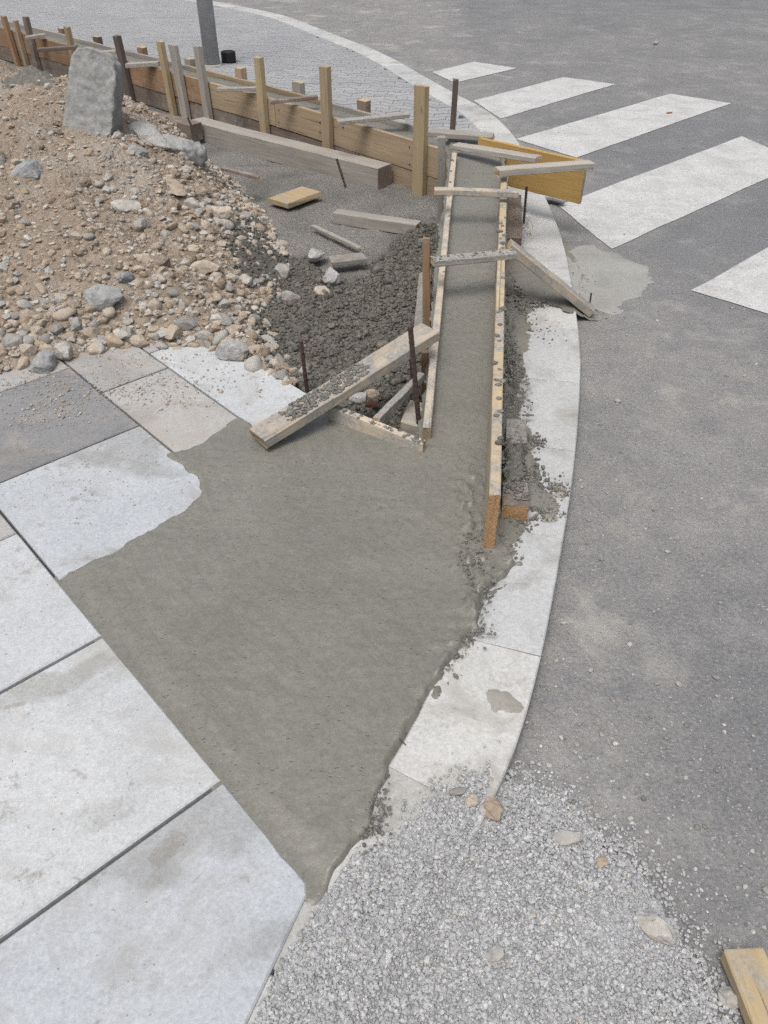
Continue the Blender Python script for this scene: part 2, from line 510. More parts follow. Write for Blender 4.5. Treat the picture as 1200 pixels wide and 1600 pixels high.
M['stone_grey'] = mat_stones('grey_stone', [(0, (.22, .217, .208)), (.5, (.30, .297, .287)), (1, (.37, .36, .335))], False, spk=38)
M['broken'] = mat_concrete('broken_concrete', (.20, .202, .20), (.32, .322, .315), (.37, .36, .335), 0.6, 1.0, grain=45, bump=1.0)
M['broken_pale'] = mat_concrete('pale_broken_concrete', (.25, .245, .235), (.42, .41, .39), (.16, .15, .14), 0.6, 0.8, grain=60, bump=0.9)
M['w_tan'] = mat_wood('tan_timber', (.375, .285, .18), (.22, .157, .092), grey=0.3, grey_c=(.27, .24, .20))
M['w_yellow'] = mat_wood('yellowish_timber', (.40, .315, .185), (.28, .21, .118), grey=0.1, smear=.1)
M['w_orange'] = mat_wood('orange_brown_timber', (.31, .18, .09), (.175, .095, .048), grey=0.2, smear=.1)
M['w_brown'] = mat_wood('red_brown_timber', (.205, .145, .108), (.105, .072, .053), grey=0.4, smear=.15)
M['w_grey'] = mat_wood('weathered_timber', (.29, .255, .21), (.16, .137, .112), grey=0.8, grey_c=(.32, .303, .275), smear=.1)
M['w_dark'] = mat_wood('dark_weathered_timber', (.14, .108, .095), (.075, .055, .047), grey=0.4, grey_c=(.13, .115, .108))
M['w_smear'] = mat_wood('mortar_smeared_timber', (.44, .38, .295), (.30, .245, .18), grey=0.25, grey_c=(.38, .36, .33), smear=0.5)
M['w_smear2'] = mat_wood('heavily_smeared_timber', (.30, .25, .19), (.18, .14, .1), grey=0.4, smear=0.9)
M['w_new'] = mat_wood('new_pale_timber', (.43, .355, .24), (.34, .265, .165), smear=0.4, knots=0.3)
M['w_panel'] = mat_wood('yellow_shuttering', (.46, .305, .115), (.37, .23, .075), smear=0.0, knots=0.35, rough=0.7)
M['w_end'] = mat_plain('orange_end_grain', (.33, .20, .10), 0.9, var=0.5, scale=150)
M['w_endpale'] = mat_plain('pale_end_grain', (.36, .28, .17), 0.9, var=0.35, scale=150)
M['rust'] = mat_plain('rusty_steel', (.075, .05, .042), 0.8, 0.3, 0.4, 90)
M['galv'] = mat_plain('galvanised_steel', (.36, .365, .365), 0.55, 0.3, 0.12, 12)
M['black'] = mat_plain('black_plastic', (.012, .012, .013), 0.6, 0.0, 0.3, 60)
M['brick'] = mat_plain('red_brick', (.22, .10, .06), 0.9, 0.0, 0.3, 80)

# ------------------------------------------------------------------ shape helpers
_plank_cache = {}
def plank_mesh(name, L, w, t, mats, seed, cham=0.003, bow=0.0, nx=7, taper=0.0):
    """Board along local X, width Y, thickness Z, chamfered, slightly uneven."""
    r = random.Random(seed)
    V, F, fm = [], [], []
    c = min(cham, w * .2, t * .2)
    wp = r.uniform(-1, 1) * min(.006, L * .0035)
    for i in range(nx + 1):
        s = i / nx
        x = (s - .5) * L
        k = 1.0 - taper * s
        hw, ht = w / 2 * k, t / 2
        oy = (bow + wp) * math.sin(s * math.pi + .2) * 0.6 + r.uniform(-1, 1) * min(.0018, w * .015)
        oz = (bow + wp * .6) * math.sin(s * math.pi * 1.5) + r.uniform(-1, 1) * min(.0015, t * .025)
        sec = [(-hw + c, -ht), (hw - c, -ht), (hw, -ht + c), (hw, ht - c), (hw - c, ht), (-hw + c, ht), (-hw, ht - c), (-hw, -ht + c)]
        for (y, z) in sec:
            e = 0.0
            if i in (0, nx): e = r.uniform(-.005, .005)
            V.append((x + e, y + oy + r.uniform(-.0008, .0008), z + oz + r.uniform(-.0008, .0008)))
    for i in range(nx):
        for j in range(8):
            a = i * 8 + j; b2 = i * 8 + (j + 1) % 8
            F.append((a, a + 8, b2 + 8, b2)); fm.append(0)
    F.append(tuple(range(8))); fm.append(1)
    F.append(tuple(reversed(range(nx * 8, nx * 8 + 8)))); fm.append(1)
    me = mesh_py(name, V, F, mats, False, fm)
    bm = bmesh.new(); bm.from_mesh(me); bmesh.ops.recalc_face_normals(bm, faces=bm.faces); bm.to_mesh(me); bm.free()
    return me

_seed = [100]
def board(name, p0, p1, w, t, mat, side=(0, 1, 0), parent=None, end=None, bow=0.0, nx=7, tilt=0.0, taper=0.0):
    """p0-p1: one edge of the top face; the board reaches w to the given side and t below."""
    p0, p1 = Vector(p0), Vector(p1)
    u = (p1 - p0); L = u.length; u.normalize()
    s = u.cross(Vector((0, 0, 1)))
    if s.length < 1e-4: s = Vector((1, 0, 0))
    s.normalize()
    if s.dot(Vector(side)) < 0: s = -s
    n = u.cross(s) if u.cross(s).z > 0 else s.cross(u)
    if tilt:
        q = Matrix.Rotation(R(tilt), 3, u)
        s = q @ s; n = q @ n
    cpt = p0 + u * (L / 2) + s * (w / 2) - n * (t / 2)
    X, Z = u, n
    Y = Z.cross(X)
    Mx = Matrix(((X.x, Y.x, Z.x, cpt.x), (X.y, Y.y, Z.y, cpt.y), (X.z, Y.z, Z.z, cpt.z), (0, 0, 0, 1)))
    _seed[0] += 1
    me = plank_mesh(name, L, w, t, [M[mat], M[end or 'w_endpale']], _seed[0], bow=bow, nx=nx, taper=taper)
    return link(name, me, parent, mat4=Mx)

def post(name, base, top, w, t, mat, face=(0, -1, 0), parent=None, end=None, taper=0.0):
    """A stake from base centre to top centre; its wide face looks to 'face'."""
    base, top = Vector(base), Vector(top)
    X = (top - base); L = X.length; X.normalize()
    Z = Vector(face); Z = (Z - X * Z.dot(X)).normalized()
    Y = Z.cross(X)
    cpt = (base + top) / 2
    Mx = Matrix(((X.x, Y.x, Z.x, cpt.x), (X.y, Y.y, Z.y, cpt.y), (X.z, Y.z, Z.z, cpt.z), (0, 0, 0, 1)))
    _seed[0] += 1
    me = plank_mesh(name, L, w, t, [M[mat], M[end or mat]], _seed[0], nx=5, taper=taper)
    return link(name, me, parent, mat4=Mx)

def rod(name, p0, p1, r, mat, parent=None, ribs=False):
    """Steel bar with ribs along it."""
    p0, p1 = Vector(p0), Vector(p1)
    X = p1 - p0; L = X.length
    n = max(6, int(L / 0.012)) if ribs else 6
    V, F = [], []
    for i in range(n + 1):
        rr = r * (1.12 if (ribs and i % 2) else 1.0)
        for j in range(8):
            a = j * math.pi / 4
            V.append((rr * math.cos(a), rr * math.sin(a), L * i / n))
    for i in range(n):
        for j in range(8):
            a = i * 8 + j; b2 = i * 8 + (j + 1) % 8
            F.append((a, b2, b2 + 8, a + 8))
    F.append(tuple(reversed(range(8)))); F.append(tuple(range(n * 8, n * 8 + 8)))
    me = mesh_py(name, V, F, M[mat], False)
    q = X.to_track_quat('Z', 'Y').to_matrix().to_4x4()
    return link(name, me, parent, mat4=Matrix.Translation(p0) @ q)

def ico(sub):
    bm = bmesh.new()
    bmesh.ops.create_icosphere(bm, subdivisions=sub, radius=1.0)
    V = np.array([v.co[:] for v in bm.verts]); F = np.array([[v.index for v in f.verts] for f in bm.faces])
    bm.free()
    return V, F

ICO1, ICO2, ICO3, ICO4 = ico(1), ico(2), ico(3), ico(4)

def rock_shape(base, seed, cuts=7, rough=0.12, flat=0.75):
    """Irregular stone: a sphere cut by random planes and roughened."""
    r = np.random.default_rng(seed)
    V = base[0].copy()
    for _ in range(cuts):
        n = r.normal(size=3); n /= np.linalg.norm(n)
        d = r.uniform(0.5, 0.88)
        k = V @ n
        over = np.maximum(k - d, 0)
        V -= np.outer(over * 0.93, n)
    nn = V / (np.linalg.norm(V, axis=1, keepdims=True) + 1e-9)
    a = fbm(nn[:, 0] * 2 + nn[:, 2] * 1.3 + seed, nn[:, 1] * 2 - nn[:, 2] * 1.1, 1.1, 4, seed)
    V = V * (1 + rough * a[:, None])
    if len(V) > 600:
        V = V * (1 + .07 * fbm(nn[:, 0] * 5 + nn[:, 2] * 4, nn[:, 1] * 5 - nn[:, 2] * 3, 1.3, 4, seed + 7)[:, None])
    V *= np.array([1, r.uniform(.65, .95), r.uniform(.5, .8) * flat / .75])
    return V

def rock(name, c, size, seed, mat, parent=None, cuts=7, rough=0.14, base=None, rot=None, squash=None, sink=0.3, smooth=False):
    base = base or ICO3
    V = rock_shape(base, seed, cuts, rough)
    if squash: V = V * np.array(squash)
    V = V * size
    me = mesh_np(name, V, base[1], M[mat], smooth)
    r = random.Random(seed)
    e = rot or (r.uniform(-.3, .3), r.uniform(-.3, .3), r.uniform(0, 6.28))
    Q = Matrix.Rotation(e[2], 4, 'Z') @ Matrix.Rotation(e[1], 4, 'Y') @ Matrix.Rotation(e[0], 4, 'X')
    return link(name, me, parent, mat4=Matrix.Translation(Vector(c)) @ Q)

def scatter(name, P, S, mat, base=None, protos=10, seed=1, flat=(.5, .95), smooth=False, cuts=5, rough=.16):
    """Many loose grains as one mesh."""
    base = base or ICO1
    r = np.random.default_rng(seed)
    P = np.asarray(P, float); S = np.asarray(S, float)
    n = len(P)
    protosV = [rock_shape(base, seed * 50 + i, cuts, rough, 1.0) for i in range(protos)]
    nv = len(base[0])
    pick = r.integers(0, protos, n)
    A = np.stack(protosV)[pick]                       # n, nv, 3
    A = A * S[:, None, None]
    # random rotation by quaternions
    q = r.normal(size=(n, 4)); q /= np.linalg.norm(q, axis=1, keepdims=True)
    w, x, y, z = q.T
    Rm = np.stack([1 - 2 * (y * y + z * z), 2 * (x * y - z * w), 2 * (x * z + y * w),
                   2 * (x * y + z * w), 1 - 2 * (x * x + z * z), 2 * (y * z - x * w),
                   2 * (x * z - y * w), 2 * (y * z + x * w), 1 - 2 * (x * x + y * y)], 1).reshape(n, 3, 3)
    A = np.einsum('nij,nvj->nvi', Rm, A)
    A[:, :, 2] *= r.uniform(flat[0], flat[1], n)[:, None]
    A += P[:, None, :]
    V = A.reshape(-1, 3)
    F = (base[1][None] + (np.arange(n) * nv)[:, None, None]).reshape(-1, 3)
    me = mesh_np(name, V, F, M[mat], smooth)
    return link(name, me)

def sheet(name, poly, res, zfun, mat, rag=0.0, rag_scale=9, cut=0.012, seed=3, smooth=True, parent=None):
    """Height field over a ragged polygon; zfun(x, y, sd) gives the surface."""
    P = np.asarray(poly, float)
    x0, y0 = P.min(0) - .06; x1, y1 = P.max(0) + .06
    xs = np.arange(x0, x1, res); ys = np.arange(y0, y1, res)
    X, Y = np.meshgrid(xs, ys)
    sd = sdist(X, Y, P)
    if rag: sd = sd + rag * fbm(X, Y, rag_scale, 4, seed)
    Z = zfun(X, Y, sd)
    keep = sd > -cut
    cell = keep[:-1, :-1] & keep[1:, :-1] & keep[:-1, 1:] & keep[1:, 1:]
    idx = np.arange(X.size).reshape(X.shape)
    F = np.stack([idx[:-1, :-1][cell], idx[:-1, 1:][cell], idx[1:, 1:][cell], idx[1:, :-1][cell]], 1)
    used = np.unique(F)
    remap = -np.ones(X.size, int); remap[used] = np.arange(len(used))
    V = np.stack([X.ravel()[used], Y.ravel()[used], Z.ravel()[used]], 1)
    me = mesh_np(name, V, remap[F], M[mat], smooth)
    return link(name, me, parent)

def px_poly(pts, z):
    return [tuple(at(x, y, z)[:2]) for x, y in pts]

# ================================================================== THE SETTING
def slabmesh(name, poly, z0, z1, bev, mat):
    """Flat prism with an eased top edge."""
    n = len(poly)
    cx = sum(p[0] for p in poly) / n; cy = sum(p[1] for p in poly) / n
    V = [(x, y, z0) for x, y in poly] + [(x, y, z1 - bev) for x, y in poly]
    for i in range(n):
        a = Vector(poly[i - 1]); b = Vector(poly[i]); c = Vector(poly[(i + 1) % n])
        d1 = (b - a).normalized(); d2 = (c - b).normalized()
        n1 = Vector((-d1.y, d1.x)); n2 = Vector((-d2.y, d2.x))
        k = (n1 + n2)
        k = k / max(.3, k.length_squared) * 2
        V.append((b.x + k.x * bev, b.y + k.y * bev, z1))
    F = []
    for i in range(n):
        j = (i + 1) % n
        F.append((i, j, j + n, i + n)); F.append((i + n, j + n, j + 2 * n, i + 2 * n))
    F.append(tuple(range(2 * n, 3 * n)))
    return mesh_py(name, V, F, M[mat])

def ccw(p):
    a = sum(p[i - 1][0] * p[i][1] - p[i][0] * p[i - 1][1] for i in range(len(p)))
    return list(p) if a > 0 else list(reversed(p))

# ground under everything, out to the horizon
g_me = mesh_py('ground', [(-150, -60, -.14), (150, -60, -.14), (150, 200, -.14), (-150, 200, -.14)], [(0, 1, 2, 3)], M['subbase'])
tag(link('ground', g_me), kind='structure')

# outer edge of the kerb (road side), from the near end to the far corner
KR = [(-.62, -.9), (-.36, -.2), (-.12, .34), (.05, .62), (.19, .84), (.311, 1.055), (.415, 1.327), (.535, 1.722), (.665, 2.175), (.786, 2.684), (.875, 3.113), (.945, 3.643),
      (1.03, 4.4), (1.05, 5.0), (1.06, 6.0), (1.05, 6.8), (.918, 7.615), (.623, 8.387), (.02, 10.35), (-.53, 11.5), (-.979, 12.45), (-1.35, 13.3), (-2.23, 14.5), (-3.378, 15.7), (-6.5, 18.2), (-14, 22), (-40, 30)]
KRs = chaikin(KR, 2)
road_poly = KRs + [(-40, 150), (120, 150), (120, -55), (-.62, -55)]
bm = bmesh.new()
f = bm.faces.new([bm.verts.new((x, y, 0)) for x, y in ccw(road_poly)])
bmesh.ops.triangulate(bm, faces=[f])
r_me = bpy.data.meshes.new('road'); bm.to_mesh(r_me); bm.free(); r_me.materials.append(M['asphalt'])
road = tag(link('road', r_me), kind='structure')

# zebra crossing stripes
sd45 = Vector((.707, .707))
def stripe(tl, bl, length, dirv):
    a = Vector(tl); b = Vector(bl)
    d = Vector(dirv).normalized()
    poly = []
    for p, q in ((a, b),):
        n = 8
        for i in range(n + 1): poly.append(p + (q - p) * i / n)
        e0 = b + d * length; e1 = a + d * length
        for i in range(1, 14): poly.append(b + (e0 - b) * i / 14)
        for i in range(n + 1): poly.append(e0 + (e1 - e0) * i / n)
        for i in range(1, 14): poly.append(e1 + (a - e1) * i / 14)
    r = random.Random(len(str(tl)))
    poly = [(p.x + r.uniform(-.004, .004), p.y + r.uniform(-.004, .004)) for p in poly]
    me = mesh_py('crosswalk_stripe', [(x, y, .004) for x, y in poly], [tuple(range(len(poly)))], M['paint'])
    if me.polygons[0].normal.z < 0: me.flip_normals()
    return link('crosswalk_stripe', me, road)

def stripe4(q):
    poly = []
    for k in range(4):
        a, b = q[k], q[(k + 1) % 4]
        for i in range(10): poly.append(a + (b - a) * i / 10)
    r = random.Random(3)
    poly = [(p.x + r.uniform(-.004, .004), p.y + r.uniform(-.004, .004)) for p in poly]
    me = mesh_py('crosswalk_stripe', [(x, y, .004) for x, y in poly], [tuple(range(len(poly)))], M['paint'])
    if me.polygons[0].normal.z < 0: me.flip_normals()
    return link('crosswalk_stripe', me, road)
def P2(px, py, z=0): return at(px, py, z).xy
c3d = P2(1142, 162) - P2(900, 247)
for q in (((675, 113), (740, 97), (808, 107), (710, 130)), ((740, 158), (880, 121), (962, 132), (782, 186)), ((806, 218), (1047, 147), (1142, 162), (900, 247))):
    stripe4([P2(*p) for p in q])
for tl, bl, tr in (((872, 322), (955, 390), (1200, 198)),):
    T, B = P2(*tl), P2(*bl); d = P2(*tr) - T
    ln = d.length if tl[0] < 870 else 2.5
    stripe(T, B, ln, d)
T = P2(1080, 455); E2 = P2(1200, 491) - T; d = P2(1200, 388) - T
stripe(T, T + E2.normalized() * .78, 2.5, d)
T6 = T + E2.normalized() * 1.62
stripe(T6, T6 + E2.normalized() * .78, 2.5, d)

# kerb stones along the road edge
KW = .25
def offset_line(pts, d):
    out = []
    for i, p in enumerate(pts):
        a = Vector(pts[max(0, i - 1)]); b = Vector(pts[min(len(pts) - 1, i + 1)])
        t = (b - a).normalized()
        out.append((p[0] - t.y * d, p[1] + t.x * d))
    return out
KLs = offset_line(KRs, KW)
kerb_bed = mesh_py('kerb', [(x, y, -.01) for x, y in KRs] + [(x, y, -.01) for x, y in KLs],
                   [(i, i + 1, len(KRs) + i + 1, len(KRs) + i) for i in range(len(KRs) - 1)], M['bed'])
kerb = tag(link('kerb', kerb_bed), kind='structure')
def resample(pts, step):
    out = [Vector(pts[0])]; acc = 0
    for a, b in zip(pts[:-1], pts[1:]):
        a, b = Vector(a), Vector(b); L = (b - a).length; pos = step - acc
        while pos <= L:
            out.append(a + (b - a) * pos / L); pos += step
        acc = (acc + L) % step
    return out
line = resample(KRs, .1)
k = 0; kr = random.Random(5)
while k + 5 < len(line) and line[k].y < 19:
    seg = line[k:k + 6]
    g = .0018
    L_ = []; R_ = []
    for i, p in enumerate(seg):
        a = seg[max(0, i - 1)]; b = seg[min(5, i + 1)]; t = (b - a).normalized()
        q = p + t * (g if i == 0 else (-g if i == 5 else 0))
        R_.append((q.x + t.y * .0, q.y)); L_.append((q.x - t.y * KW, q.y + t.x * KW))
    dz = kr.uniform(-.001, .001)
    me = slabmesh('kerb_stone', ccw(R_ + list(reversed(L_))), -.05, .05 + dz, .004, 'kerb')
    link('kerb_stone', me, kerb)
    k += 5

# pavement slabs, laid on a grid turned to the kerb
ANG = R(42.3)
A_ = Vector((math.cos(ANG), math.sin(ANG))); B_ = Vector((math.sin(ANG), -math.cos(ANG)))
def ab(a, b): p = A_ * a + B_ * b; return (p.x, p.y)
pave_me = mesh_py('pavement', [(*ab(-3.0, -5.5), .0), (*ab(1.45, -5.5), .0), (*ab(1.45, -2.0), .0), (*ab(.395, -.66), .0), (*ab(.1, -.52), .0), (*ab(-1.4, -.1), .0), (*ab(-3.0, -.1), .0)],
                  [(0, 1, 2, 3, 4, 5, 6)], M['bed'])
if pave_me.polygons[0].normal.z < 0: pave_me.flip_normals()
pavement = tag(link('pavement', pave_me), kind='structure')
pr = random.Random(8)
def slab(a0, a1, b0, b1, mat='slab', poly=None):
    gp = .0045
    q = poly or [(a0 + gp, b0 + gp), (a1 - gp, b0 + gp), (a1 - gp, b1 - gp), (a0 + gp, b1 - gp)]
    pts = ccw([ab(*p) for p in q])
    me = slabmesh('paving_slab', pts, .0, .06 + pr.uniform(-.0015, .0015), .004, mat)
    c = Vector((sum(p[0] for p in pts) / len(pts), sum(p[1] for p in pts) / len(pts), 0))
    me.transform(Matrix.Translation(-c))
    return link('paving_slab', me, pavement, loc=c)
# column beside the fresh concrete
slab(-.205, .39, -1.577, -.981); slab(-.205, .39, -2.16, -1.577)
slab(-.205, .39, -2.76, -2.16, 'slab_dusty'); slab(-.205, .39, -3.36, -2.76, 'slab_dark')
# cut slab at the kerb with its worn corner
slab(0, 0, 0, 0, poly=[(-.2, -.976), (.3855, -.976), (.3855, -.80), (.382, -.745), (.386, -.70), (.385, -.665), (.372, -.645), (.147, -.536), (-.2, -.40)])
slab(-.80, -.205, -1.577, -.981); slab(-.80, -.205, -.981, -.385); slab(-.80, -.205, -2.16, -1.577); slab(-.80, -.205, -2.76, -2.16, 'slab_dusty')
# column in front of the rubble
slab(.39, .985, -2.46, -1.864)
slab(.39, .985, -3.06, -2.46, 'slab_dark'); slab(.39, .985, -3.66, -3.06, 'slab_dusty')
slab(.985, 1.293, -2.78, -2.10, 'slab_dusty'); slab(.985, 1.293, -3.38, -2.78, 'slab_dusty')
slab(1.293, 1.60, -2.95, -2.08); slab(1.293, 1.60, -3.55, -2.95, 'slab_dusty')

# excavated ground between the slabs and the formwork
W0 = Vector((.42, 5.42)); W1 = Vector((-5.2, 11.2))       # foot of the long formwork's front face
wdir = (W1 - W0).normalized(); wn = Vector((wdir.y, -wdir.x))
if wn.y < 0: wn = -wn
ex_poly = [(-6.5, 3.2), (-1.6, 3.2), (-.9, 2.3), (.16, 2.25), (.62, 5.25), tuple(W0 + wn * .1), tuple(W1 + wn * .1), (-8, 11)]
def z_ex(x, y, sd):
    return -.045 + .012 * fbm(x, y, 6, 4, 9) + .006 * fbm(x, y, 30, 3, 19)
o = sheet('excavated_ground', ex_poly, .03, z_ex, 'subbase')
tag(o, kind='structure')

# far pavement of wave-shaped pavers behind the formwork
far_poly_L = [p for p in KLs if p[1] > 5.2 and p[1] < 24]
back0 = W0 + wn * .27; back1 = W1 + wn * .27
far_region = [(back0.x + .55, back0.y - .45)] + far_poly_L + [(-14, 22), (back1.x - 8, back1.y + 8)]
def fan(name, poly, z, mat):
    bm = bmesh.new()
    f = bm.faces.new([bm.verts.new((x, y, z)) for x, y in ccw(poly)])
    bmesh.ops.triangulate(bm, faces=[f])
    me = bpy.data.meshes.new(name); bm.to_mesh(me); bm.free(); me.materials.append(M[mat])
    return me
fp = tag(link('paver_pavement', fan('paver_pavement', far_region, .028, 'bed')), kind='structure')
PL, PW = .215, .115
pa = R(-9)
pu = Vector((math.cos(pa), math.sin(pa))); pv = Vector((-pu.y, pu.x))
def wave(x):
    s = (x / PL) % 1.0
    tri = 1 - abs(2 * s - 1)
    return .045 * min(1, max(0, tri * 1.9 - .45))
def paver_outline(k, off):
    g = .011; gx = .0012
    xs = [i / 8 * PL for i in range(9)]
    lo = [(x + (gx if i == 0 else -gx if i == 8 else 0), wave(x + off) + g) for i, x in enumerate(xs)]
    up = [(x, y + PW - 2 * g) for x, y in reversed(lo)]
    return lo + up
pav_mesh = []
for k in range(2):
    poly = paver_outline(k, 0 if k == 0 else PL / 2)
    pav_mesh.append(slabmesh('paver', poly, .0, .016, .003, 'paver'))
cells = []
for j in range(-20, 110):
    off = 0 if j % 2 == 0 else PL / 2
    for i in range(-60, 20):
        x = i * PL + off; y = j * PW
        p = Vector((0.0, 6.0)) + pu * x + pv * y
        if p.y > 17.5 or p.y < 4.8: continue
        cells.append((p, j % 2))
cx = np.array([c[0].x + pu.x * PL / 2 for c in cells]); cy = np.array([c[0].y + .05 for c in cells])
ins = sdist(cx, cy, far_region) > -.04
px_ = np.array([colpx(x, y, .05) for x, y in zip(cx, cy)]); py_ = np.array([row(x, y, .05) for x, y in zip(cx, cy)])
vis = ins & (px_ > -40) & (px_ < 1240) & (py_ > -30)
order = [i for i in np.argsort(cy) if vis[i]]
rotp = Matrix.Rotation(pa, 4, 'Z')
hv = []
def hid(i):   # pavers wholly hidden behind the long formwork's concrete wall
    p = Vector((cx[i], cy[i])); s = (p - W0).dot(wn)
    return s < .30 and (p - W0).dot(wdir) > -.1
order = [i for i in order if not hid(i)]
bigV, bigF = [], []
vr = random.Random(2)
for n_, i in enumerate(order):
    p, k = cells[i]
    Mx = Matrix.Translation((p.x, p.y, .032 + vr.uniform(-.0012, .0012))) @ rotp
    if n_ < 300:
        link('paver', pav_mesh[k], fp, mat4=Mx)
    else:
        base_i = len(bigV)
        me = pav_mesh[k]
        bigV += [Mx @ v.co for v in me.vertices]
        bigF += [tuple(base_i + q for q in f.vertices) for f in me.polygons]
if bigV:
    tag(link('paver_field', mesh_py('paver_field', bigV, bigF, M['paver']), fp), kind='stuff')

# ================================================================== FRESH CONCRETE
pad_px = [(95, 905), (168, 998), (232, 1080), (300, 1160), (352, 1225), (420, 1300), (455, 1345), (490, 1386), (512, 1358), (578, 1290), (590, 1230), (612, 1180), (632, 1130), (668, 1078),
          (700, 1022), (742, 975), (752, 930), (800, 880), (795, 860), (778, 845)]
pad = px_poly(pad_px, .06)
chan_R = [tuple(at(772, 790, .12).xy), tuple(at(779, 520, .22).xy), tuple(at(786, 262, .38).xy), tuple(at(775, 220, .38).xy)]
chan_L = [tuple(at(700, 205, .38).xy), tuple(at(708, 250, .38).xy), tuple(at(690, 400, .30).xy), tuple(at(682, 520, .22).xy), tuple(at(664, 690, .09).xy)]
pad_top = px_poly([(640, 700), (530, 650), (470, 645), (400, 668), (375, 652), (300, 703), (262, 712), (312, 745), (318, 772), (286, 800), (240, 826), (170, 868)], .06)
conc_poly = pad + chan_R + chan_L + pad_top
Y_FAR = at(745, 250, .38).y
def ramp_z(y): return .305 * np.clip((y - 2.15) / (Y_FAR - 2.15), 0, 1.02) ** 1.08
def z_conc(x, y, sd):
    a_ = x * A_.x + y * A_.y
    at_slab = sstep((.46 - a_) / .06) * (x * B_.x + y * B_.y > -1.95)
    sd = sd + .03 * at_slab
    z = .040 + (.0255 - .0095 * at_slab) * sstep((sd + .012) / .016)
    z = z + ramp_z(y) * sstep((x - .02) / .1)
    # trowel drag and small lumps
    z = z + (.0010 * fbm(x * .8, y * 1.6, 8, 4, 5) + .0019 * fbm(x, y, 60, 2, 8)) * (1 - .7 * at_slab)
    edge = np.exp(-np.clip(sd, 0, 1) / .035) * (1 - at_slab)
    right = sstep((x + y * .0 - .02) / .15) * (y < 2.3)
    z = z + edge * (.004 + .018 * right) * np.clip(fbm(x, y, 36, 3, 21) + .25, 0, 1)
    # crumbly strip just left of the right-hand board's near end
    strip = np.exp(-((x - (.27 + .05 * (y - 1.6))) / .05) ** 2) * sstep((2.35 - y) / .3) * sstep((y - 1.25) / .2)
    z = z + strip * .034 * np.clip(fbm(x * 1.3, y * .8, 42, 3, 33) + .02, 0, 1)
    return z
conc = sheet('wet_concrete', conc_poly, .0065, z_conc, 'wet', rag=.016, rag_scale=16, cut=.035)
tag(conc, 'freshly trowelled grey wet concrete, wide apron narrowing into the strip between boards', 'concrete')

# ================================================================== LONG TIMBER FORMWORK
WTOP = .305
def wtop(s_): return .272 + .036 * min(1, max(0, s_ / 2.0))
long_fw = empty('timber_formwork', (W0.x - 1.2, W0.y + 1.25, -.045), 'long timber plank formwork with upright stakes, filled with concrete, beside the paver pavement', 'formwork')
def wall_param(px, z, off=0.0):
    """Distance along the formwork at which height z shows in column px."""
    lo, hi = -2.0, 12.0
    for _ in range(50):
        m = (lo + hi) / 2
        p = W0 + wdir * m + wn * off
        if colpx(p.x, p.y, z) > px: lo = m
        else: hi = m
    return m
def wpt(s, off, z):
    p = W0 + wdir * s + wn * off
    return Vector((p.x, p.y, z))
# front planks: two courses
for (xa, xb, mat) in ((702, 655, 'w_tan'), (655, 428, 'w_tan'), (428, 326, 'w_tan'), (326, 168, 'w_orange'), (168, 60, 'w_orange'), (60, -60, 'w_orange')):
    sa, sb = wall_param(xa, .3), wall_param(xb, .3)
    board('plank', wpt(sa + .004, 0, wtop(sa) + random.uniform(-.004, .004)), wpt(sb - .004, 0, wtop(sb) + random.uniform(-.004, .004)), .028, .195, mat, side=(wn.x, wn.y, 0), parent=long_fw, nx=9)
for (px, zz) in ((640, .23), (640, .12), (536, .24), (500, .23), (500, .16), (436, .24), (436, .15), (418, .22), (340, .25), (330, .16), (300, .24), (240, .24), (215, .25), (175, .24)):
    s_ = wall_param(px, zz)
    nl = rod('nail', wpt(s_, .004, zz), wpt(s_, -.0035, zz), .0055, 'rust', parent=long_fw)
for (xa, xb, mat) in ((702, 560, 'w_tan'), (560, 380, 'w_brown'), (380, 250, 'w_brown'), (250, 60, 'w_brown'), (60, -60, 'w_brown')):
    sa, sb = wall_param(xa, .1), wall_param(xb, .1)
    board('plank', wpt(sa + .004, .004, wtop(sa) - .2), wpt(sb - .004, .004, wtop(sb) - .2), .028, .145, mat, side=(wn.x, wn.y, 0), parent=long_fw, nx=9)
# back planks
for (xa, xb, mat) in ((655, 520, 'w_grey'), (520, 410, 'w_tan'), (410, 300, 'w_tan'), (300, 150, 'w_grey'), (150, -60, 'w_grey')):
    sa, sb = wall_param(xa, .3, .27), wall_param(xb, .3, .27)
    board('plank', wpt(sa, .25, wtop(sa) + .004), wpt(sb - .004, .25, wtop(sb) + .004), .028, .27, mat, side=(wn.x, wn.y, 0), parent=long_fw, nx=9)
# front stakes
fx, fy = -wn.x, -wn.y
for (px, pt, wpx, mat, lean) in ((656, 134, .098, 'w_yellow', 0), (510, 104, .085, 'w_tan', 0), (409, 89, .078, 'w_yellow', 0), (319, 72, .078, 'w_grey', -.02), (281, 70, .095, 'w_grey', -.02),
                           (261, 65, .072, 'w_yellow', -.02), (193, 56, .090, 'w_dark', -.02), (111, 42, .068, 'w_yellow', 0), (47, 27, .085, 'w_brown', 0), (29, 32, .05, 'w_tan', 0), (14, 25, .075, 'w_orange', -.02)):
    s = wall_param(px, .3, -.03)
    b = wpt(s, -.026, -.06)
    zt = height_for(b.x, b.y, pt)
    topp = Vector((b.x + lean, b.y, zt))
    post('stake', b, topp, wpx, .045, mat, face=(fx, fy, 0), parent=long_fw, end=mat)
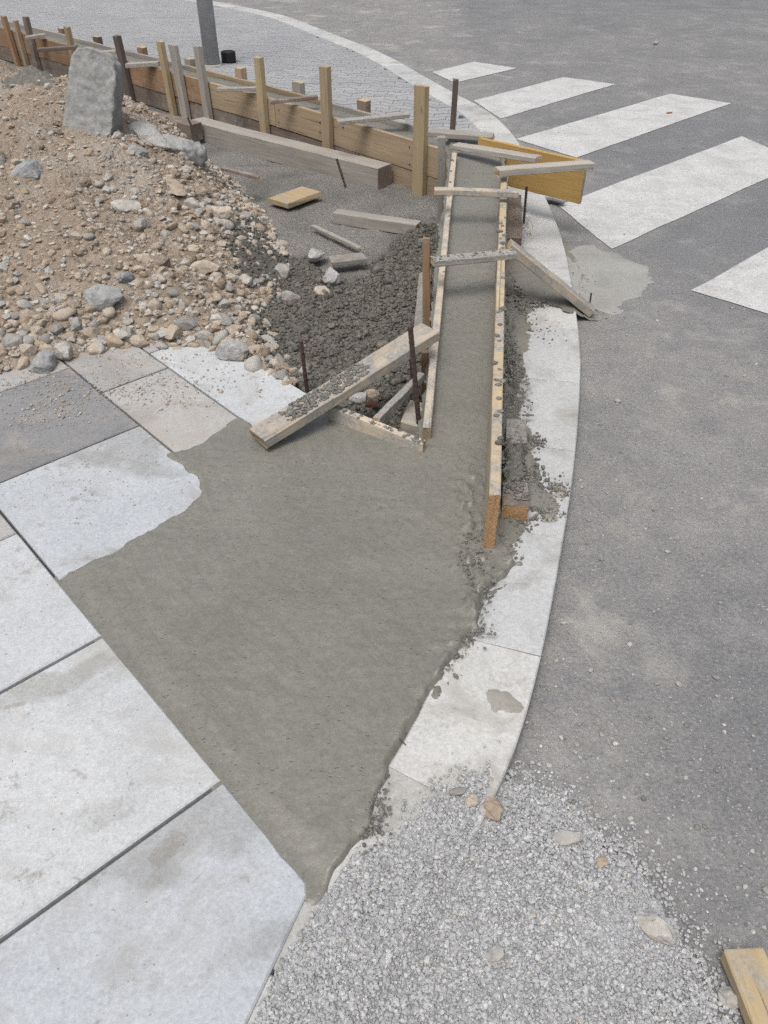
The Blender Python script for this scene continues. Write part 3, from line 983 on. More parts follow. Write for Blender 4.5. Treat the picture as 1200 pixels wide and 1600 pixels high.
# back stubs
for (px, pt, mat) in ((571, 156, 'w_brown'), (468, 128, 'w_grey'), (377, 106, 'w_tan'), (297, 97, 'w_grey'), (222, 79, 'w_orange'), (152, 67, 'w_dark'), (97, 54, 'w_brown')):
    s = wall_param(px, .42, .33)
    b = wpt(s, .312, .02)
    zt = height_for(b.x, b.y, pt)
    post('stake', b, (b.x, b.y, max(zt, .36)), .095, .06, mat, face=(fx, fy, 0), parent=long_fw, end='w_endpale')
# concrete inside the long formwork
q0, q1 = W0 + wn * .03 - wdir * .05, W1 + wn * .03
q2, q3 = W1 + wn * .248, W0 + wn * .248 - wdir * .05
def z_fill(x, y, sd): return .245 + .03 * sstep(((x - W0.x) * wdir.x + (y - W0.y) * wdir.y) / 2.0) + .006 * fbm(x, y, 7, 4, 4) + .003 * fbm(x, y, 40, 2, 5)
o = sheet('wet_concrete_fill', [tuple(q0), tuple(q1), tuple(q2), tuple(q3)], .03, z_fill, 'wet')
tag(o, 'grey wet concrete filling the long plank formwork of stakes', 'concrete')

# spreaders lying over the long formwork
def spreader(p0, p1, w, t, mat, label, z0=WTOP + .012, name='spreader_board', side=(0, 1, 0), tilt=0):
    o = board(name, p0, p1, w, t, mat, side=side, tilt=tilt)
    return tag(o, label, 'board', 'spreader boards over the formwork')
ZS = WTOP + .036
spreader(at(528, 190, ZS), at(640, 178, ZS + .03), .07, .026, 'w_smear2', 'mortar-grey spreader board reaching past the last square back stub', tilt=0)
spreader(at(422, 158, ZS), at(496, 150, ZS + .03), .05, .024, 'w_brown', 'thin brown spreader batten between two pale front stakes')
spreader(at(338, 138, ZS), at(402, 137, ZS + .02), .06, .026, 'w_smear2', 'mortar-covered spreader board beside the weathered stake near the metal pole')
spreader(at(195, 100, ZS), at(246, 97, ZS + .02), .08, .035, 'w_smear2', 'grey mortar-coated spreader board behind the dark stake')
spreader(at(145, 82, ZS), at(180, 79, ZS + .02), .08, .03, 'w_grey', 'short weathered spreader board next to the upright broken concrete slab')
spreader(at(40, 58, ZS), at(70, 53, ZS + .02), .09, .03, 'w_grey', 'weathered spreader board farthest along the long formwork')
spreader(at(58, 76, ZS), at(118, 72, ZS + .02), .07, .03, 'w_dark', 'dark mortar-stained spreader board at the dirt-side mortar heap')

# ================================================================== STRIP FORMWORK (two boards)
strip_fw = empty('strip_formwork', tuple(at(730, 500, .0)), 'two long narrow boards on edge holding the strip of wet concrete', 'formwork')
RB = [at(764, 772, .285), at(783, 262, .42)]
o = board('side_board', RB[0], RB[1], .034, .235, 'w_new', side=(1, 0, 0), parent=strip_fw, end='w_end', nx=14)
o['label'] = 'pale new timber board with an orange sawn end, mortar blobs along its top'
LB = [at(674, 668, .135), at(714, 238, .42)]
o = board('side_board', LB[0], LB[1], .03, .19, 'w_smear', side=(-1, 0, 0), parent=strip_fw, end='w_tan', nx=14)
o['label'] = 'mortar-smeared board on the rubble side of the concrete strip'
# low ledger beam on the kerb against the pale board
board('ledger_beam', at(785, 790, .105), at(785.4, 752, .105), .085, .06, 'w_brown', side=(1, 0, 0), parent=strip_fw, end='w_end', nx=6)
board('ledger_beam', at(791, 690, .112), at(791, 655, .114), .075, .06, 'w_smear2', side=(1, 0, 0), parent=strip_fw, end='w_smear2', nx=4)
board('ledger_beam', at(791, 372, .13), at(793, 304, .14), .085, .07, 'w_brown', side=(1, 0, 0), parent=strip_fw, end='w_brown', nx=6)
# stop board of the apron next to the pit, a batten and a block behind it
o = board('stop_board', at(512, 634, .125), at(660, 694, .115), .03, .09, 'w_smear', parent=strip_fw, nx=8)
# stakes of the strip formwork
def stake_px(px, py_base, zb, px_top, py_top, w, t, mat, face=(0, -1, 0), taper=0.0, parent=strip_fw):
    b = at(px, py_base, zb); zt = height_for(b.x, b.y, py_top)
    tp = Vector((b.x, b.y, zt))
    c = b.y * math.cos(PITCH) - (zt - CAM_H) * math.sin(PITCH)
    tp.x = (px_top - 600) * c / 1210
    return post('stake', b, tp, w, t, mat, face=face, parent=parent, end=mat, taper=taper)
stake_px(667, 535, -.045, 666, 372, .04, .03, 'w_orange', taper=.25)
stake_px(689, 352, -.045, 690, 214, .045, .035, 'w_grey')
stake_px(663, 615, -.045, 664, 548, .03, .03, 'w_orange')
post('stake', at(655, 540, -.045), at(664, 425, .16), .07, .02, 'w_smear2', face=(-.6, -.8, .2), parent=strip_fw, end='w_grey')
post('stake', at(688, 395, 0.05), at(688, 352, .22), .04, .02, 'w_grey', face=(-.4, -.9, 0), parent=strip_fw, end='w_grey')

# loose boards lying on the strip formwork
o = board('cross_board', at(679, 296, .455), at(812, 300, .45), .045, .03, 'w_smear')
tag(o, 'thin board laid straight across the concrete strip, nearest the yellow panel', 'board', 'boards across the strip')
o = board('cross_board', at(679, 408, .385), at(808, 396, .385), .06, .028, 'w_smear2')
tag(o, 'mortar-white board laid across the middle of the concrete strip', 'board', 'boards across the strip')
o = board('corner_board', at(668, 206, .43), at(768, 214, .43), .10, .03, 'w_grey')
tag(o, 'short weathered board at the formwork corner behind the reddish upright', 'board')
o = board('corner_board', at(706, 226, .44), at(836, 247, .46), .075, .028, 'w_grey')
tag(o, 'grey weathered batten slanting across the top of the concrete strip to the yellow panel', 'board')
o = board('corner_board', at(781, 266, .475), at(929, 255, .475), .075, .035, 'w_grey')
tag(o, 'weathered grey board lying on top of the yellow panel', 'board')
# yellow shuttering panel
pn = board('shuttering_panel', at(748, 215.7, .43), at(916, 252, .43), .027, .235, 'w_panel', end='w_new', nx=10)
tag(pn, 'large yellow shuttering panel on edge, jutting out over the road edge', 'panel')
# leaning brace towards the crossing
o = board('brace_board', at(800, 382, .36), at(930, 487, .045), .075, .04, 'w_smear', side=(1, .6, 0))
tag(o, 'board leaning from the concrete strip down to the asphalt in spilled slurry', 'board')
# long diagonal plank over the apron
o = board('diagonal_plank', at(412, 689, .125), at(684, 520, .305), .105, .04, 'w_smear', side=(-.5, 1, 0), nx=12, end='w_tan')
tag(o, 'mortar-smeared plank lying diagonally from the wet apron up to the strip boards', 'plank')
# small pieces in the corner pocket
o = board('batten', at(592, 655, .135), at(664, 583, .17), .028, .035, 'w_smear2', side=(-1, .5, 0))
tag(o, 'thin batten bracing the small triangular pocket behind the apron board', 'batten')
o = board('timber_block', at(627, 660, .06), at(664, 668, .05), .17, .055, 'w_grey', nx=4)
tag(o, 'pale grey timber block in the triangular pocket by the rusty bar', 'timber')
# upright reddish bar at the corner
b = at(703, 262, .05); zt = height_for(b.x, b.y, 124)
o = post('corner_upright', b, (b.x + .01, b.y, zt), .036, .03, 'w_dark', end='w_dark')
tag(o, 'thin dark reddish upright standing at the formwork corner', 'stake')
# far stub on the kerb
o = board('wood_offcut', at(712, 208, .16), at(737, 208, .16), .06, .06, 'w_tan', nx=3)
tag(o, 'small tan wood offcut on the kerb behind the corner upright', 'offcut')

# ================================================================== TIMBERS ON THE GROUND
b1 = at(590, 298, -.05); b1.z = height_for(b1.x, b1.y, 264)
b0 = at(300, 219, -.05); b0.z = height_for(b0.x, b0.y, 188)
o = board('timber_beam', b0, b1, .15, b1.z + .05, 'w_grey', nx=14, end='w_brown')
tag(o, 'thick weathered square beam lying along the foot of the long formwork', 'beam')
o = board('timber_beam', at(215, 176, .14), at(297, 196, .12), .13, .13, 'w_brown', nx=6, end='w_brown')
tag(o, 'shorter brown beam end-on to the thick weathered beam', 'beam')
o = board('timber_offcut', at(520, 332, .03), at(650, 352, .025), .085, .07, 'w_grey', nx=6)
tag(o, 'weathered squared timber lying on the gravel before the mortar heap', 'timber')
o = board('plank_offcut', at(419, 309, .015), at(449, 318, .015), .32, .035, 'w_yellow', nx=3, side=(.4, 1, 0))
tag(o, 'fresh yellow plank offcut at the edge of the rubble', 'offcut')
o = board('plank_offcut', at(519, 410, .03), at(574, 404, .03), .10, .025, 'w_smear2', nx=4)
tag(o, 'grey mortar-coated plank offcut on the dark mortar', 'offcut')
o = board('thin_batten', at(486, 352, .0), at(560, 387, .0), .03, .02, 'w_grey', nx=5)
tag(o, 'thin grey batten half buried between rubble and mortar', 'batten')
o = board('thin_batten', at(345, 262, .16), at(402, 276, .13), .04, .02, 'w_brown', nx=4)
tag(o, 'thin brown batten sticking out of the rubble top', 'batten')
o = board('loose_plank', at(1131, 1484, .05), at(1222, 1720, .05), .082, .034, 'w_yellow', side=(1, 0, 0), nx=6)
tag(o, 'tan plank end lying on the asphalt beside the gravel spill', 'plank')
# ================================================================== SOIL HEAP
toe_px = [(-160, 640), (0, 600), (60, 582), (140, 565), (240, 550), (330, 556), (390, 580), (440, 606), (455, 585), (440, 545), (425, 500), (430, 455), (455, 420), (450, 385), (415, 325), (370, 275)]
toe = px_poly(toe_px, .02) + [tuple(wpt(wall_param(300, .0), -.42, 0).xy), tuple(wpt(wall_param(230, .0), -.15, 0).xy), tuple(wpt(wall_param(180, .0), -.03, 0).xy), tuple(wpt(wall_param(-60, .1), -.03, 0).xy), (-6.5, 10.5), (-7, 4.5)]
def heap_h(x, y):
    sd = sdist(x, y, toe)
    s = np.clip(sd, 0, None)
    h = .66 * (1 - np.exp(-s / .85))
    h = h * (.88 + .30 * fbm(x, y, 1.2, 3, 41))
    h = h + .34 * np.exp(-((x + 1.8) ** 2 + (y - 5.35) ** 2) / .6) * sstep(sd / .45)
    # lower on the back side towards the formwork and on the far left
    bx, by = W0.x, W0.y
    dback = -((x - bx) * wn.x + (y - by) * wn.y)
    h = h * (.45 + .55 * sstep((dback - .05) / 1.1))
    return h, sd
SLABS = [ab(-3.0, -6.5), ab(1.60, -6.5), ab(1.60, -2.08), ab(.39, -.66), ab(-3, -.1)]
def z_heap(x, y, sd=None):
    h, d = heap_h(x, y)
    onsl = sdist(x, y, SLABS)
    z = -.05 + h + .108 * sstep((onsl + .12) / .12) * np.exp(-np.clip(d, 0, 9) / .6)
    k = sstep(d / .25)
    z = z + k * (.05 * fbm(x, y, 3.4, 4, 51) + .018 * fbm(x, y, 14, 3, 52) + .007 * fbm(x, y, 42, 2, 53))
    z = z + np.clip(-d, 0, .1) * -.8
    return z
o = sheet('soil_heap', toe, .02, z_heap, 'soil', rag=.03, rag_scale=6, cut=.02)
tag(o, 'heap of tan excavated soil and rubble behind the paving slabs', 'soil', kind='stuff')
def zh(x, y): return float(z_heap(np.array([x]), np.array([y]))[0])
def on_heap(px, py):
    """Survey: where the line of sight at (px, py) meets the heap or the pit floor."""
    u = -(py - 800) / 1210.0
    D = Vector(((px - 600) / 1210.0, math.cos(PITCH) + u * math.sin(PITCH), -math.sin(PITCH) + u * math.cos(PITCH)))
    t0 = (.75 - CAM_H) / D.z; t1 = (-.05 - CAM_H) / D.z
    ts = np.linspace(t0, t1, 400)
    X = D.x * ts; Y = D.y * ts; Z = CAM_H + D.z * ts
    h, d = heap_h(X, Y)
    S = np.where(d > 0, z_heap(X, Y), np.where(sdist(X, Y, SLABS) > 0, .06, -.045))
    hit = np.argmax(Z <= S) if (Z <= S).any() else len(ts) - 1
    return Vector((X[hit], Y[hit], Z[hit]))

# rubble: small bits as one mass, the larger stones one by one
n = 32000
xs = rng.uniform(-5.0, .2, n * 2); ys = rng.uniform(2.5, 7.6, n * 2)
d = sdist(xs, ys, toe)
near = np.exp(-np.clip(d, 0, 9) / .75)
fines = sstep((-xs - 1.3) / .8) * sstep((ys - 4.2) / .6)
keep = (d > -.03) & (rng.uniform(0, 1, n * 2) < (.24 - .17 * fines) + .78 * near * (.6 + .4 * fbm(xs, ys, 2.5, 3, 61)))
ppx = np.array([colpx(x, y, .2) for x, y in zip(xs, ys)])
keep &= (ppx > -700)
xs, ys = xs[keep][:24000], ys[keep][:24000]
sz = np.clip(rng.lognormal(math.log(.0085), .5, len(xs)) * (1 + .7 * np.exp(-np.clip(sdist(xs, ys, toe), 0, 9) / .5)), .004, .034)
o = scatter('rubble_bits', np.stack([xs, ys, z_heap(xs, ys) + sz * .15], 1), sz, 'rubble', seed=3, cuts=4)
tag(o, 'countless small stones and crumbs covering the soil heap', 'rubble', kind='stuff')

n = 2600
xs = rng.uniform(-4.6, .1, n); ys = rng.uniform(2.8, 7.4, n)
kk = sdist(xs, ys, toe) > .12
xs, ys = xs[kk], ys[kk]
sz = np.clip(rng.lognormal(math.log(.017), .5, len(xs)), .008, .06)
o = scatter('soil_clods', np.stack([xs, ys, z_heap(xs, ys) - sz * .05], 1), sz, 'soil', base=ICO2, seed=33, cuts=5, rough=.4, flat=(.6, 1.0))
tag(o, 'lumpy clods of tan soil strewn over the heap', 'soil', kind='stuff')
# named stones of the heap: (px, py, size px, colour, label)
def px_size(p, npx):
    c = p.y * math.cos(PITCH) - (p.z - CAM_H) * math.sin(PITCH)
    return npx * c / 1210.0
named = [
    (320, 412, 46, 'stone_tan', 'large flat tan stone block in the middle of the rubble slope', (1, .8, .55)),
    (302, 385, 34, 'stone_tan', 'dark-topped tan stone just above the large flat tan block', (1.2, .6, .5)),
    (165, 458, 52, 'broken', 'large rough grey concrete lump low on the rubble slope', (1, .9, .8)),
    (195, 430, 36, 'broken', 'grey concrete lump resting above the large rough one', (1, .8, .7)),
    (272, 512, 42, 'stone_tan', 'big tan cobble in the bottom row of the rubble', (1, .9, .7)),
    (199, 520, 26, 'stone_grey', 'smooth rounded blue-grey cobble among tan cobbles', (.9, 1.1, 1)),
    (178, 528, 30, 'stone_tan', 'oval tan cobble beside the smooth blue-grey cobble', (.8, 1.2, .9)),
    (152, 540, 30, 'stone_tan', 'round tan cobble between the oval cobble and the slab joint', (1, .9, .8)),
    (102, 548, 42, 'stone_grey', 'grey angular stone standing on the end of the slab joint', (1, .9, .9)),
    (68, 566, 42, 'broken', 'knobbly grey concrete lump at the foot of the rubble by the dark slab', (1, .9, .8)),
    (38, 565, 28, 'stone_tan', 'orange-tan stone touching the knobbly grey lump', (1, .9, .8)),
    (18, 530, 34, 'stone_grey', 'pale grey stone at the edge of the picture above the slabs', (1, .9, .8)),
    (200, 318, 44, 'stone_grey', 'flat bluish grey stone high on the rubble slope', (1.2, .7, .6)),
    (300, 318, 28, 'stone_grey', 'bluish rounded stone right of the flat bluish grey one', (1.1, .8, .8)),
    (345, 330, 34, 'stone_tan', 'orange-tan stone at the top edge of the rubble by the mortar', (1.1, .9, .8)),
    (222, 350, 26, 'stone_grey', 'pale angular stone in the brown soil of the slope', (.9, 1.1, .8)),
    (228, 402, 28, 'stone_tan', 'orange-tan oval stone in the middle of the slope', (1.1, .8, .8)),
    (166, 295, 16, 'stone_grey', 'small white stone high in the brown soil', (1, 1, .9)),
    (72, 473, 22, 'stone_grey', 'small bluish stone in the lower slope', (1, .9, .8)),
    (370, 545, 46, 'broken_pale', 'long pale grey concrete shard pointing at the blue slab', (.7, 1.5, .8)),
    (318, 520, 30, 'stone_grey', 'grey rough stone beside the big tan cobble', (1, .9, .8)),
    (520, 432, 36, 'broken_pale', 'pale grey lump at the edge of the dark mortar', (.9, 1, .9)),
    (492, 398, 36, 'broken_pale', 'white mortar-covered stone above the dark mortar', (.6, 1.4, .8)),
    (505, 455, 30, 'stone_tan', 'tan stone half sunk in the dark mortar', (1, .9, .7)),
    (455, 465, 30, 'stone_grey', 'pale pointed stone in the dark mortar', (1.2, .8, .7)),
    (440, 425, 26, 'stone_grey', 'pale rounded stone at the upper mortar patch', (1, .9, .8)),
    (382, 432, 28, 'stone_grey', 'bluish white cobble beside the mortar patch', (1.1, .9, .9)),
    (560, 615, 34, 'broken_pale', 'grey stone in the corner pocket under the diagonal plank', (1, .9, .8)),
    (582, 612, 26, 'stone_tan', 'tan stone in the corner pocket beside the grey one', (1, .9, .8)),
    (262, 270, 64, 'stone_tan', 'flat pale sandy slab lump near the top of the heap', (1.5, 1.0, .16)),
]
for i, (px, py, sp, mat, lab, sq) in enumerate(named):
    p = on_heap(px, py + sp * .25)
    s = px_size(p, sp) * .56
    if px > 400: p = at(px, py + sp * .1, .0); p.z = .0 if px < 550 else -.02
    o = rock('rubble_stone', p + Vector((0, 0, s * .2 if sq[2] > .2 else -s * .04)), s, 300 + i, mat, squash=(sq[0], sq[1], sq[2] * (1.35 if sq[2] > .2 else 1)), cuts=9 if mat != 'broken' else 6, rough=.16 if mat != 'broken' else .34, base=ICO3, smooth=False)
    tag(o, lab, 'stone', 'stones of the rubble heap')
# the many alike stones
stone_mesh = [mesh_np('rubble_stone', rock_shape(ICO2, 700 + i, 11, .2), ICO2[1], M['stone_tan'], i % 4 == 0) for i in range(9)]
stone_mesh_g = [mesh_np('rubble_stone', rock_shape(ICO2, 730 + i, 12, .24), ICO2[1], M['stone_grey'], i % 4 == 0) for i in range(7)]
sr = random.Random(21)
placed = []
count = 0; tries = 0
while count < 268 and tries < 9000:
    tries += 1
    z = sr.random()
    if z < .62:   # dense band along the toe
        px = sr.uniform(-8, 505); py = 556 - abs(sr.gauss(0, 46)) - 6 * math.sin(px / 60)
        if px > 330: py += min(px - 330, 120) * .42
        sp = sr.choice((sr.uniform(12, 20), sr.uniform(18, 28), sr.uniform(22, 38)))
    elif z < .82:
        px = sr.uniform(230, 520); py = sr.uniform(320, 560); sp = sr.uniform(11, 25)
    else:
        px = sr.uniform(-5, 420); py = sr.uniform(190, 520); sp = sr.uniform(9, 22)
        if px < 240 and py < 330 and sr.random() < .6: continue
    if py < 150 or py > 640: continue
    p = on_heap(px, py)
    dd = float(sdist(np.array([p.x]), np.array([p.y]), toe)[0])
    if dd < -.02 and not (380 < px < 515 and 540 < py < 612): continue
    if px > 470 and py < 545: continue
    s = px_size(p, sp) * .5
    if any((p - q).length < (s + t) * .66 for q, t in placed): continue
    placed.append((p, s))
    grey = sr.random() < .40
    me = sr.choice(stone_mesh_g if grey else stone_mesh)
    Mx = Matrix.Translation(p + Vector((0, 0, s * .12))) @ Matrix.Rotation(sr.uniform(0, 6.28), 4, 'Z') @ Matrix.Rotation(sr.uniform(-.7, .7), 4, 'X') @ Matrix.Scale(s * 1.12, 4)
    o = link('rubble_stone', me, mat4=Mx)
    if grey: tag(o, 'small grey stone among many alike on the rubble slope', 'stone', 'grey stones of the rubble heap')
    else: tag(o, 'small tan stone among many alike on the rubble slope', 'stone', 'tan stones of the rubble heap')
    count += 1

# broken concrete pieces on the heap
def chunk(name, c, dims, seed, mat, rot, rough=.06, round_=.5):
    V, F = ICO4[0].copy(), ICO4[1]
    # superellipsoid block, broken faces roughened
    V = np.sign(V) * np.abs(V) ** round_
    V /= np.abs(V).max(0)
    a = fbm(V[:, 0] * 1.7 + V[:, 2], V[:, 1] * 1.7 - V[:, 2] * .6, 1.3, 5, seed)
    b_ = fbm(V[:, 0] * 3 + seed, V[:, 2] * 3 + V[:, 1], 2.2, 4, seed + 5)
    V = V * (1 + rough * a[:, None] + rough * .5 * b_[:, None]) * np.array(dims) / 2
    pitv = fbm(V[:, 0] * 30 + V[:, 1] * 9, V[:, 2] * 30 - V[:, 1] * 7, 1.0, 3, seed + 9)
    V = V + V / (np.linalg.norm(V, axis=1, keepdims=True) + 1e-6) * (.012 * pitv[:, None])
    me = mesh_np(name, V, F, M[mat], True)
    Q = Matrix.Rotation(rot[2], 4, 'Z') @ Matrix.Rotation(rot[1], 4, 'Y') @ Matrix.Rotation(rot[0], 4, 'X')
    return link(name, me, mat4=Matrix.Translation(c) @ Q)
p = on_heap(124, 214)
ztop = height_for(p.x, p.y + .12, 84)
hh = ztop - p.z + .12
def plate(name, c, W, H, T, outline, mat, rot, seed):
    """Broken plate: a traced outline with real thickness, roughened all over."""
    bm = bmesh.new()
    fr = [bm.verts.new((x * W, -T / 2, z * H)) for x, z in outline]
    f = bm.faces.new(fr)
    e = bmesh.ops.extrude_face_region(bm, geom=[f])
    for v in e['geom']:
        if isinstance(v, bmesh.types.BMVert): v.co.y += T
    bmesh.ops.triangulate(bm, faces=bm.faces)
    for _ in range(5):
        long_e = [q for q in bm.edges if q.calc_length() > .022]
        if not long_e: break
        bmesh.ops.subdivide_edges(bm, edges=long_e, cuts=1)
        bmesh.ops.triangulate(bm, faces=bm.faces)
    bmesh.ops.recalc_face_normals(bm, faces=bm.faces)
    bm.normal_update()
    co = np.array([v.co[:] for v in bm.verts])
    a = fbm(co[:, 0] + co[:, 1] * .7, co[:, 2] - co[:, 1] * .5, 9, 4, seed)
    b_ = fbm(co[:, 0] + co[:, 1] * .8, co[:, 2] + co[:, 1] * .6, 38, 3, seed + 3)
    for v, k1, k2 in zip(bm.verts, a, b_): v.co += v.normal * float(.010 * k1 + .009 * k2)
    me = bpy.data.meshes.new(name); bm.to_mesh(me); bm.free(); me.materials.append(M[mat])
    for p_ in me.polygons: p_.use_smooth = True
    Q = Matrix.Rotation(rot[2], 4, 'Z') @ Matrix.Rotation(rot[1], 4, 'Y') @ Matrix.Rotation(rot[0], 4, 'X')
    return link(name, me, mat4=Matrix.Translation(c) @ Q)
o = plate('concrete_slab_piece', p + Vector((-.01, .10, -.14)), px_size(p, 80), hh + .06, .12,
          [(-.52, 0), (.44, 0), (.50, .45), (.49, .80), (.42, .92), (.25, .985), (-.05, 1.0), (-.28, .97), (-.40, .88), (-.43, .6)], 'broken', (R(-14), R(13), R(-8)), 5)
tag(o, 'rough grey slab of broken concrete standing upright on the soil heap', 'concrete slab')
for (px, py, sp, sd_, sq, mt, lab) in ((240, 225, 44, 12, (1.1, .8, .75), 'broken_pale', 'big pale fractured concrete chunk on the crest of the heap'),
                                   (282, 238, 34, 14, (1.2, .8, .8), 'broken', 'jagged grey concrete chunk beside the big pale one on the crest'),
                                   (212, 242, 24, 15, (1, .8, .7), 'broken_pale', 'smaller pale concrete chunk at the foot of the big pale one')):
    p = on_heap(px, py)
    o = rock('concrete_chunk', p + Vector((.0, .03, .01)), px_size(p, sp), sd_, mt, cuts=15, rough=.16, base=ICO4, squash=sq, rot=(R(-14 + sd_), R(30 - sd_), R(-30 + 20 * (sd_ - 12))))
    tag(o, lab, 'concrete chunk')
p = on_heap(300, 250)
o = chunk('concrete_chunk', p + Vector((0, .02, .02)), (px_size(p, 44), px_size(p, 34), px_size(p, 40)), 19, 'broken', (.3, .2, .5), .3, .8)
tag(o, 'dark lumpy concrete chunk where the heap meets the beams', 'concrete chunk')
p = on_heap(32, 272)
o = rock('concrete_chunk', p + Vector((0, .04, -.03)), px_size(p, 42), 23, 'broken', cuts=12, rough=.4, base=ICO4, squash=(1, .85, .9), rot=(.2, -.3, .4))
tag(o, 'bluish grey concrete chunk at the edge of the soil heap below the upright slab', 'concrete chunk')

# ================================================================== WET MORTAR IN THE PIT
mort_px = [(480, 618), (455, 600), (440, 560), (400, 525), (385, 495), (410, 470), (425, 430), (440, 402), (485, 398), (525, 425), (560, 416), (600, 385), (640, 345), (690, 330), (692, 420), (684, 520), (672, 640), (655, 690), (560, 645), (500, 640)]
mort = px_poly(mort_px, .0)
def z_mort(x, y, sd):
    base = np.maximum(z_heap(x, y), -.045)
    h, d = heap_h(x, y)
    k = sstep((sd + .01) / .14)
    z = base - .006 + k * (.035 + .035 * fbm(x, y, 3.5, 3, 71))
    right = sstep((x + .15) / .4) * sstep((y - 3.4) / .6)
    z = z + k * right * .03
    z = z + k * (.016 * fbm(x, y, 17, 3, 72) + .012 * fbm(x, y, 55, 2, 73))
    return z
o = sheet('mortar_heap', mort, .011, z_mort, 'mortar', rag=.07, rag_scale=7, cut=.0, smooth=True)
tag(o, 'dark crumbly wet mortar spread over the pit beside the strip', 'mortar', kind='stuff')
n = 17000
P = np.array(mort); xs = rng.uniform(P[:, 0].min() - .05, P[:, 0].max() + .05, n); ys = rng.uniform(P[:, 1].min() - .05, P[:, 1].max() + .05, n)
sd = sdist(xs, ys, mort) + .07 * fbm(xs, ys, 7, 4, 3)
k = sd > rng.uniform(-.04, .03, n)
xs, ys, sd = xs[k], ys[k], sd[k]
sz = np.clip(rng.lognormal(math.log(.0075), .4, len(xs)), .004, .02)
o = scatter('mortar_crumbs', np.stack([xs, ys, z_mort(xs, ys, sd) + sz * .2], 1), sz, 'mortar', seed=9, cuts=2, rough=.3, smooth=True)
tag(o, 'dark crumbs of wet mortar over the mortar heap', 'mortar', kind='stuff')
n = 900
xs = rng.uniform(P[:, 0].min(), P[:, 0].max(), n); ys = rng.uniform(P[:, 1].min(), P[:, 1].max(), n)
sd = sdist(xs, ys, mort) + .07 * fbm(xs, ys, 7, 4, 3)
k = sd > .03
xs, ys, sd = xs[k], ys[k], sd[k]
sz = np.clip(rng.lognormal(math.log(.015), .4, len(xs)), .009, .038)
o = scatter('mortar_clods', np.stack([xs, ys, z_mort(xs, ys, sd) + sz * .05], 1), sz, 'mortar', base=ICO2, seed=39, cuts=1, rough=.45, smooth=True, flat=(.5, .9))
tag(o, 'larger wet clods in the dark mortar beside the strip', 'mortar', kind='stuff')
# thin mortar thrown over the rubble
for pts, lab in (([(342, 395), (346, 350), (375, 332), (408, 345), (418, 380), (440, 400), (490, 405), (520, 440), (500, 475), (450, 480), (415, 455), (375, 425)], 'dark mortar patch thrown over the upper rubble stones'),
                 ([(350, 560), (372, 520), (420, 500), (455, 500), (450, 540), (425, 575), (380, 580)], 'thin dark mortar between the stones near the pale slab')):
    mp = [tuple(on_heap(x, y).xy) for x, y in pts]
    def z_mp(x, y, sd):
        h, d = heap_h(x, y)
        return np.where(d > 0, z_heap(x, y), -.045) + .022 * sstep((sd + .01) / .06) - .008 + .012 * fbm(x, y, 24, 3, 7) + .006 * fbm(x, y, 60, 2, 8)
    thin = 'near' in lab
    if not thin:
        o = sheet('mortar_patch', mp, .013, z_mp, 'mortar', rag=.11, rag_scale=9, cut=-.01)
        tag(o, lab, 'mortar', kind='stuff')
    Pm = np.array(mp); nn = 2600 if not thin else 900
    xs = rng.uniform(Pm[:, 0].min() - .05, Pm[:, 0].max() + .05, nn); ys = rng.uniform(Pm[:, 1].min() - .05, Pm[:, 1].max() + .05, nn)
    sd = sdist(xs, ys, mp) + .11 * fbm(xs, ys, 9, 4, 3)
    kk = sd > rng.uniform(-.03, .04, nn); xs, ys, sd = xs[kk], ys[kk], sd[kk]
    sz = np.clip(rng.lognormal(math.log(.0075), .4, len(xs)), .004, .018)
    o = scatter('mortar_crumbs', np.stack([xs, ys, z_mp(xs, ys, sd) + sz * .2], 1), sz, 'mortar', seed=19, cuts=2, rough=.3, smooth=True)
    tag(o, lab.replace('patch', 'crumbs'), 'mortar', kind='stuff')
# small mortar heap at the formwork
m2 = [tuple(on_heap(x, y).xy) for x, y in ((8, 140), (35, 112), (60, 104), (100, 108), (100, 132), (60, 142))]
def z_m2(x, y, sd): return np.maximum(z_heap(x, y), -.04) + sstep((sd + .02) / .4) * .14 + .02 * fbm(x, y, 12, 3, 4) - .01
o = sheet('mortar_pile', m2, .03, z_m2, 'mortar', rag=.06, rag_scale=4, cut=.0)
tag(o, 'small dark pile of fresh mortar against the far formwork planks', 'mortar')
